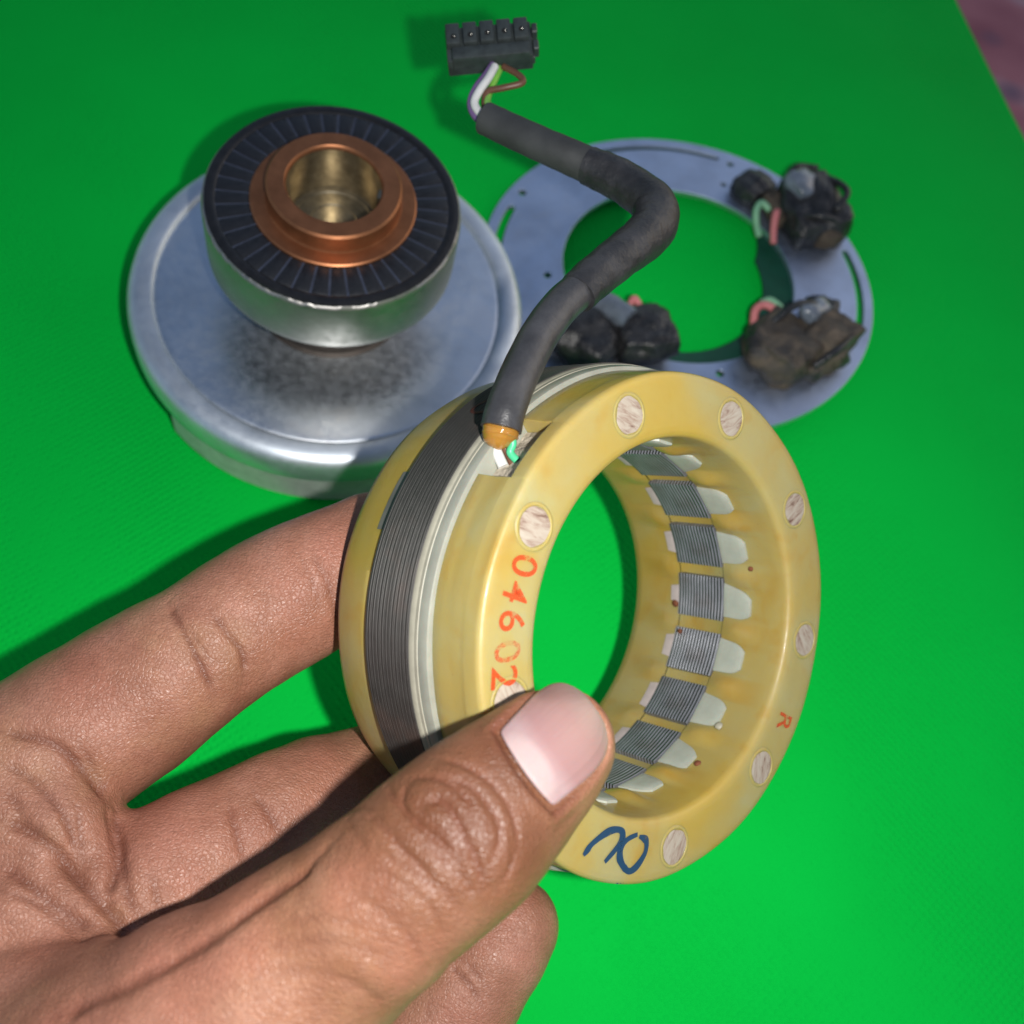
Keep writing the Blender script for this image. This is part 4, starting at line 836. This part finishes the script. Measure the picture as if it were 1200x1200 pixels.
NAIL = [[6.23, 41.54, 115.64], [6.94, 40.44, 116.35], [7.67, 39.44, 116.86], [8.42, 38.54, 117.17], [9.18, 37.71, 117.38], [9.97, 36.95, 117.44], [10.78, 36.26, 117.39], [11.57, 35.66, 117.24], [12.38, 35.13, 116.98], [13.23, 34.66, 116.6], [14.1, 34.23, 116.12], [15.01, 33.87, 115.52], [15.96, 33.58, 114.74], [6.77, 42.67, 115.1], [7.5, 41.55, 115.87], [8.24, 40.53, 116.4], [9.01, 39.62, 116.73], [9.79, 38.77, 116.94], [10.59, 38.0, 117.0], [11.42, 37.3, 116.94], [12.22, 36.7, 116.78], [13.04, 36.15, 116.51], [13.9, 35.67, 116.1], [14.78, 35.23, 115.61], [15.7, 34.86, 114.95], [16.67, 34.55, 114.16], [7.32, 43.8, 114.6], [8.06, 42.67, 115.36], [8.82, 41.64, 115.91], [9.61, 40.72, 116.25], [10.4, 39.87, 116.44], [11.22, 39.08, 116.52], [12.06, 38.36, 116.46], [12.87, 37.75, 116.29], [13.71, 37.2, 115.98], [14.58, 36.7, 115.58], [15.47, 36.25, 115.06], [16.41, 35.87, 114.37], [17.39, 35.56, 113.51], [7.88, 44.98, 114.0], [8.64, 43.79, 114.91], [9.41, 42.75, 115.48], [10.21, 41.82, 115.79], [11.02, 40.96, 115.99], [11.86, 40.17, 116.04], [12.72, 39.44, 115.96], [13.54, 38.82, 115.77], [14.39, 38.25, 115.48], [15.27, 37.74, 115.04], [16.18, 37.28, 114.51], [17.12, 36.88, 113.84], [18.1, 36.53, 113.01], [8.45, 46.18, 113.37], [9.22, 44.94, 114.41], [10.01, 43.88, 115.03], [10.82, 42.92, 115.39], [11.65, 42.04, 115.61], [12.5, 41.24, 115.66], [13.37, 40.5, 115.58], [14.2, 39.87, 115.38], [15.06, 39.29, 115.08], [15.95, 38.76, 114.67], [16.87, 38.29, 114.1], [17.82, 37.87, 113.41], [18.82, 37.52, 112.52], [9.04, 47.45, 112.61], [9.81, 46.13, 113.83], [10.61, 45.03, 114.53], [11.44, 44.04, 114.96], [12.28, 43.15, 115.2], [13.14, 42.33, 115.26], [14.03, 41.58, 115.18], [14.88, 40.93, 114.98], [15.75, 40.34, 114.68], [16.65, 39.79, 114.25], [17.58, 39.31, 113.67], [18.54, 38.88, 112.96], [19.56, 38.53, 111.99], [9.65, 48.78, 111.68], [10.42, 47.37, 113.14], [11.23, 46.21, 113.99], [12.07, 45.19, 114.49], [12.93, 44.28, 114.73], [13.8, 43.44, 114.84], [14.7, 42.67, 114.77], [15.56, 42.01, 114.57], [16.44, 41.4, 114.26], [17.35, 40.85, 113.79], [18.29, 40.35, 113.21], [19.27, 39.92, 112.42], [20.3, 39.57, 111.41], [10.4, 50.24, 110.25], [11.12, 48.55, 112.5], [11.93, 47.37, 113.39], [12.76, 46.35, 113.91], [13.61, 45.42, 114.23], [14.49, 44.58, 114.32], [15.38, 43.8, 114.29], [16.24, 43.13, 114.1], [17.12, 42.53, 113.76], [18.03, 41.96, 113.31], [18.97, 41.46, 112.72], [19.95, 41.03, 111.91], [20.98, 40.68, 110.83], [11.31, 51.99, 107.9], [11.91, 49.8, 111.54], [12.67, 48.51, 112.81], [13.49, 47.47, 113.39], [14.34, 46.55, 113.71], [15.2, 45.72, 113.81], [16.08, 44.96, 113.75], [16.93, 44.29, 113.57], [17.8, 43.68, 113.26], [18.69, 43.12, 112.83], [19.61, 42.63, 112.21], [20.58, 42.19, 111.41], [21.6, 41.86, 110.3], [12.17, 52.77, 108.0], [12.83, 51.07, 110.34], [13.54, 49.71, 111.87], [14.32, 48.64, 112.63], [15.12, 47.71, 113.05], [15.95, 46.89, 113.2], [16.79, 46.13, 113.2], [17.61, 45.49, 113.04], [18.44, 44.89, 112.75], [19.31, 44.36, 112.28], [20.2, 43.89, 111.65], [21.14, 43.49, 110.8], [22.14, 43.19, 109.62], [13.27, 53.5, 107.74], [13.92, 52.14, 109.33], [14.57, 50.85, 110.83], [15.28, 49.82, 111.63], [16.01, 48.94, 112.07], [16.78, 48.15, 112.29], [17.56, 47.44, 112.3], [18.31, 46.83, 112.2], [19.08, 46.28, 111.9], [19.88, 45.77, 111.5], [20.7, 45.32, 110.92], [21.57, 44.94, 110.15], [22.49, 44.66, 109.06], [14.69, 53.73, 107.93], [15.36, 53.05, 108.06], [15.84, 51.72, 109.96], [16.43, 50.86, 110.63], [17.05, 50.11, 111.03], [17.7, 49.45, 111.19], [18.36, 48.83, 111.24], [18.99, 48.3, 111.16], [19.64, 47.81, 110.97], [20.31, 47.37, 110.65], [20.99, 46.96, 110.25], [21.7, 46.6, 109.69], [22.44, 46.3, 108.95], [17.46, 52.59, 108.48], [17.72, 52.09, 109.06], [18.0, 51.67, 109.39], [18.29, 51.3, 109.61], [18.59, 50.96, 109.77], [18.89, 50.63, 109.87], [19.21, 50.33, 109.91], [19.5, 50.07, 109.9], [19.81, 49.81, 109.87], [20.11, 49.57, 109.8], [20.42, 49.33, 109.71], [20.74, 49.11, 109.58], [21.06, 48.9, 109.43]]
NAIL_N = 13
TONE = [(4.1, 28.8, 120.2, 18.0, 1.0), (8.8, 36.9, 117.7, 13.0, 1.0), (-1.4, 30.6, 118.0, 13.0, 0.85), (12.2, 27.5, 117.5, 12.0, 0.9), (16.0, 30.8, 114.4, 9.0, 0.7), (3.4, 40.4, 115.3, 8.0, 0.7), (-8.1, 25.8, 113.6, 10.0, 0.4), (3.7, 20.4, 117.7, 14.0, 0.6), (-43.3, 53.7, 75.3, 9.0, 0.22), (-27.7, 30.1, 67.0, 9.0, 0.22), (-50.0, 17.9, 70.1, 10.0, 0.2), (-48.0, 38.9, 66.5, 9.0, 0.18), (-59.5, 21.8, 74.1, 10.0, 0.18), (-29.4, 71.0, 76.9, 6.0, 0.15)]

def smin(a, b, k):
    h = np.clip(0.5 + 0.5 * (b - a) / k, 0, 1)
    return b + (a - b) * h - k * h * (1 - h)

def seg_dist(P, a, b):
    a_, b_ = np.array(a[:3]), np.array(b[:3])
    ba = b_ - a_
    t = np.clip(((P - a_) @ ba) / (ba @ ba), 0, 1)
    d = P - a_ - t[:, None] * ba
    return np.sqrt((d * d).sum(1)) - (a[3] + (b[3] - a[3]) * t)

def chain_dist(P, chain, k=2.5, flat=None):
    Q = P
    if flat is not None:                       # squeeze along the nail normal: a thumb tip is flatter than round
        c0, m, s, t0, t1, ax = flat
        rel = P - c0
        w = np.clip((rel @ ax - t0) / (t1 - t0), 0, 1)
        Q = P + ((1 / s - 1) * w * (rel @ m))[:, None] * m
    d = None
    for a, b in zip(chain[:-1], chain[1:]):
        e = seg_dist(Q, a, b)
        d = e if d is None else smin(d, e, k)
    return d

def hand_sdf(P):
    P = np.asarray(P, float)
    thumb = chain_dist(P, CHAINS['thumb'], 2.5, THUMB_FLAT)
    fingers = [chain_dist(P, CHAINS[k]) for k in ('index', 'middle', 'ring', 'pinky')]
    palm = None
    for a, b in PALM:
        e = seg_dist(P, a, b)
        palm = e if palm is None else smin(palm, e, 8.0)
    web = None
    for a, b in WEB:
        e = seg_dist(P, a, b)
        web = e if web is None else smin(web, e, 3.0)
    d = palm
    for fd in fingers:
        d = smin(d, fd, 2.5)
    d = smin(d, web, 3.5)
    return smin(d, thumb, 3.0)

def surface_nets(h=0.75):
    allp = np.array([c for ch in CHAINS.values() for c in ch] + [p for ab in PALM + WEB for p in ab])
    lo = (allp[:, :3] - allp[:, 3:]).min(0) - 3; hi = (allp[:, :3] + allp[:, 3:]).max(0) + 3
    F = 4; H = h * F
    nc = np.ceil((hi - lo) / H).astype(int) + 1
    I = np.stack(np.meshgrid(*[np.arange(k) for k in nc], indexing='ij'), -1).reshape(-1, 3)
    d = hand_sdf(lo + (I + .5) * H)
    I = I[np.abs(d) < H * 1.6]
    n = nc * F + 1
    D = np.full(tuple(n), 50.0, np.float32)
    # fine samples only near the surface
    mask = np.zeros(tuple(n), bool)
    for dx in range(F + 1):
        for dy in range(F + 1):
            for dz in range(F + 1):
                mask[I[:, 0] * F + dx, I[:, 1] * F + dy, I[:, 2] * F + dz] = True
    idx = np.argwhere(mask)
    vals = np.concatenate([hand_sdf(lo + c * h) for c in np.array_split(idx, max(1, len(idx) // 150000))])
    D[idx[:, 0], idx[:, 1], idx[:, 2]] = vals
    cid = np.full(tuple(n), -1, np.int64)
    cells = (I[:, None, :] * F + np.stack(np.meshgrid(*[np.arange(F)] * 3, indexing='ij'), -1).reshape(-1, 3)[None]).reshape(-1, 3)
    off = np.stack(np.meshgrid([0, 1], [0, 1], [0, 1], indexing='ij'), -1).reshape(-1, 3)
    cv = np.stack([D[cells[:, 0] + o[0], cells[:, 1] + o[1], cells[:, 2] + o[2]] for o in off], 1)
    act = (cv.min(1) < 0) & (cv.max(1) >= 0) & (cv.max(1) < 40)
    cells = cells[act]; cv = cv[act]
    acc = np.zeros((len(cells), 3)); cnt = np.zeros(len(cells))
    for a in range(8):
        for b in range(a + 1, 8):
            if np.abs(off[a] - off[b]).sum() != 1: continue
            x = (cv[:, a] < 0) != (cv[:, b] < 0)
            t = np.where(x, cv[:, a] / np.where(x, cv[:, a] - cv[:, b], 1), 0)
            acc += np.where(x[:, None], off[a] + t[:, None] * (off[b] - off[a]), 0); cnt += x
    V = lo + (cells + acc / cnt[:, None]) * h
    cid[cells[:, 0], cells[:, 1], cells[:, 2]] = np.arange(len(cells))
    faces = []
    for ax in range(3):
        u, v = [(1, 2), (2, 0), (0, 1)][ax]
        e = np.zeros(3, int); e[ax] = 1
        p0 = D[cells[:, 0], cells[:, 1], cells[:, 2]]; q = cells + e
        p1 = D[q[:, 0], q[:, 1], q[:, 2]]
        s = (p0 < 0) != (p1 < 0)
        cc = cells[s]; neg = p0[s] < 0
        du = np.zeros(3, int); du[u] = 1; dv = np.zeros(3, int); dv[v] = 1
        g = lambda w: cid[w[:, 0], w[:, 1], w[:, 2]]
        f = np.stack([g(cc), g(cc - du), g(cc - du - dv), g(cc - dv)], 1)
        ok = (f >= 0).all(1)
        f = f[ok]; ng = neg[ok]
        f[~ng] = f[~ng][:, ::-1]
        faces.append(f)
    return V, np.concatenate(faces)

def normals(V, F):
    n = np.cross(V[F[:, 2]] - V[F[:, 0]], V[F[:, 3]] - V[F[:, 1]])
    N = np.zeros_like(V)
    for k in range(4): np.add.at(N, F[:, k], n)
    return N / np.maximum(np.linalg.norm(N, axis=1, keepdims=True), 1e-9)

def dist_polyline(P, L):
    best = np.full(len(P), 1e9)
    L = np.array(L)
    for a, b in zip(L[:-1], L[1:]):
        ba = b - a; w = P - a
        t = np.clip((w @ ba) / max(ba @ ba, 1e-9), 0, 1)
        d = w - t[:, None] * ba
        best = np.minimum(best, (d * d).sum(1))
    return np.sqrt(best)

def build_hand():
    V, F = surface_nets()
    N = normals(V, F)
    # relax the net a little
    for it in range(2):
        acc = np.zeros_like(V); cnt = np.zeros(len(V))
        for a, b in ((0, 1), (1, 2), (2, 3), (3, 0)):
            np.add.at(acc, F[:, a], V[F[:, b]]); np.add.at(acc, F[:, b], V[F[:, a]]); np.add.at(cnt, F[:, a], 1); np.add.at(cnt, F[:, b], 1)
        V = V * .5 + .5 * acc / np.maximum(cnt, 1)[:, None]
    # finer net over the part that the photograph shows
    me = bpy.data.meshes.new('hand'); me.from_pydata(V.tolist(), [], F.tolist())
    o = bpy.data.objects.new('tmp', me); C.objects.link(o)
    md = o.modifiers.new('s', 'SUBSURF'); md.levels = 1; md.render_levels = 1
    me2 = bpy.data.meshes.new_from_object(o.evaluated_get(bpy.context.evaluated_depsgraph_get()))
    bpy.data.objects.remove(o)
    n = len(me2.vertices)
    V = np.empty(n * 3); me2.vertices.foreach_get('co', V); V = V.reshape(-1, 3)
    N = np.empty(n * 3); me2.vertex_normals.foreach_get('vector', N); N = N.reshape(-1, 3)
    disp = np.zeros(n); crease = np.zeros(n)
    for dp, w, L in CREASES:
        La = np.array(L); lo = La.min(0) - 5; hi = La.max(0) + 5
        s = np.where(((V > lo) & (V < hi)).all(1))[0]
        if not len(s): continue
        d = dist_polyline(V[s], L)
        de = np.minimum(np.linalg.norm(V[s] - La[0], axis=1), np.linalg.norm(V[s] - La[-1], axis=1))
        fade = np.clip(de / 2.5, .35, 1) * (.92 + .18 * hash_noise(V[s] * .9, 21))
        fade = np.clip(fade, 0, 1)
        d = d * (1 + .18 * hash_noise(V[s] * 1.1, int(w * 100)))
        g = np.exp(-(d / w) ** 2)
        disp[s] += fade * -1.15 * dp * (.78 * g + .22 * np.exp(-(d / (2.6 * w)) ** 2)) + .05 * dp * np.exp(-((d - 4 * w) / (2.2 * w)) ** 2)
        crease[s] = np.maximum(crease[s], np.exp(-(d / (.8 * w)) ** 2) * fade * min(.85, dp * 1.1))
    disp += .14 * hash_noise(V * .3, 3) + .03 * hash_noise(V * 1.1, 8)
    # nail bed and the fold of skin round it
    G = np.array(NAIL).reshape(NAIL_N, NAIL_N, 3)
    q = np.linspace(0, NAIL_N - 1, 61); i0 = np.minimum(q.astype(int), NAIL_N - 2); u = (q - i0)
    G = G[i0] * (1 - u)[:, None, None] + G[i0 + 1] * u[:, None, None]
    G = (G[:, i0] * (1 - u)[None, :, None] + G[:, i0 + 1] * u[None, :, None]).reshape(-1, 3)
    s = np.where(((V > G.min(0) - 5) & (V < G.max(0) + 5)).all(1))[0]
    gd = np.full(len(s), 1e9)
    for p in G: gd = np.minimum(gd, ((V[s] - p) ** 2).sum(1))
    gd = np.sqrt(gd)
    vv = np.arange(len(G)) // 61 * (NAIL_N - 1) / 60.0
    # nearest grid row tells the root from the tip
    row = np.zeros(len(s)); bd = np.full(len(s), 1e9)
    for p, r in zip(G, vv):
        q = ((V[s] - p) ** 2).sum(1); m = q < bd; bd[m] = q[m]; row[m] = r
    root = 1 - np.clip(row / (NAIL_N - 1) * 1.25, 0, 1)
    disp[s] += -1.0 * np.clip((1.1 - gd) / .6, 0, 1) + (.08 + .24 * root) * np.exp(-((gd - 1.9) / .8) ** 2) * (gd > .9)
    crease[s] = np.maximum(crease[s], .8 * np.exp(-((gd - 1.1) / .5) ** 2) * (.25 + .75 * root))
    tone = np.zeros(n)
    for x, y, z, r, a in TONE:
        d = np.linalg.norm(V - np.array([x, y, z]), axis=1)
        tone = np.maximum(tone, a * np.exp(-(d / r) ** 2))
    # pigment: palm side of the fingers against the back of the thumb
    T = np.array([c[:3] for c in CHAINS['thumb'][:8]])
    dt = np.full(n, 1e9)
    for a, b in zip(T[:-1], T[1:]):
        dt = np.minimum(dt, dist_polyline(V, [a, b]))
    palm = np.clip((dt - 13) / 9, 0, 1)
    V = V + N * disp[:, None]
    me2.vertices.foreach_set('co', (V * U).ravel())
    for nm, a in (('tone', tone), ('crease', np.clip(crease, 0, 1)), ('palm', palm)):
        at = me2.attributes.new(nm, 'FLOAT', 'POINT'); at.data.foreach_set('value', a.astype(np.float32))
    me2.polygons.foreach_set('use_smooth', [True] * len(me2.polygons)); me2.update()
    me2.materials.clear(); me2.materials.append(M['skin']); me2.name = 'hand'
    base = np.array([-60.0, -20.0, 60.0])
    V2 = V - base; me2.vertices.foreach_set('co', (V2 * U).ravel()); me2.update()
    h = add('hand', me2); h.location = Vector((base * U).tolist())
    h['label'] = 'left hand with brown skin pinching the yellow stator ring, thumb in front and fingers behind'; h['category'] = 'hand'
    # thumbnail: a curved plate with its own thickness
    K = NAIL_N; m_ = THUMB_FLAT[1]
    G = np.array(NAIL)
    ng = G.reshape(K, K, 3)
    cols = []
    P = ng.copy()
    for it in range(2): P[1:-1, 1:-1] = (P[:-2, 1:-1] + P[2:, 1:-1] + P[1:-1, :-2] + P[1:-1, 2:] + 4 * P[1:-1, 1:-1]) / 8
    gu = np.gradient(P, axis=1); gv = np.gradient(P, axis=0); nn = np.cross(gu, gv); L = np.linalg.norm(nn, axis=2, keepdims=True)
    nn = np.where(L > 1e-6, nn / np.maximum(L, 1e-6), m_); nn = np.where((nn @ m_)[..., None] < 0, -nn, nn); nn = .6 * nn + .4 * m_; nn /= np.linalg.norm(nn, axis=2, keepdims=True)
    lift = .32 - .38 * (np.linspace(1, 0, K)[:, None, None]) ** 3
    uu = np.linspace(-1, 1, K)[None, :, None]
    lift = lift + .42 * (1 - uu ** 2) - .06
    top = P + nn * lift; bot = P - nn * .45
    vs = np.concatenate([top.reshape(-1, 3), bot.reshape(-1, 3)]) - base
    fs = []
    for j in range(K - 1):
        for i in range(K - 1):
            a = j * K + i; fs.append((a, a + 1, a + K + 1, a + K)); fs.append((K * K + a, K * K + a + K, K * K + a + K + 1, K * K + a + 1))
    ring = [i for i in range(K)] + [j * K + K - 1 for j in range(1, K)] + [(K - 1) * K + i for i in range(K - 2, -1, -1)] + [j * K for j in range(K - 2, 0, -1)]
    for a, b in zip(ring, ring[1:] + ring[:1]): fs.append((b, a, K * K + a, K * K + b))
    me = mesh_from('thumbnail', vs, fs, M['nail'], True, 70)
    al = np.tile(np.repeat(np.linspace(0, 1, K), K), 2).astype(np.float32); ac = np.tile(np.tile(np.linspace(0, 1, K), K), 2).astype(np.float32)
    if len(me.vertices) == len(al):
        for nm, a in (('along', al), ('across', ac)):
            at = me.attributes.new(nm, 'FLOAT', 'POINT'); at.data.foreach_set('value', a)
    nl = add('thumbnail', me, h)
    md = nl.modifiers.new('s', 'SUBSURF'); md.levels = 1; md.render_levels = 2
build_hand()
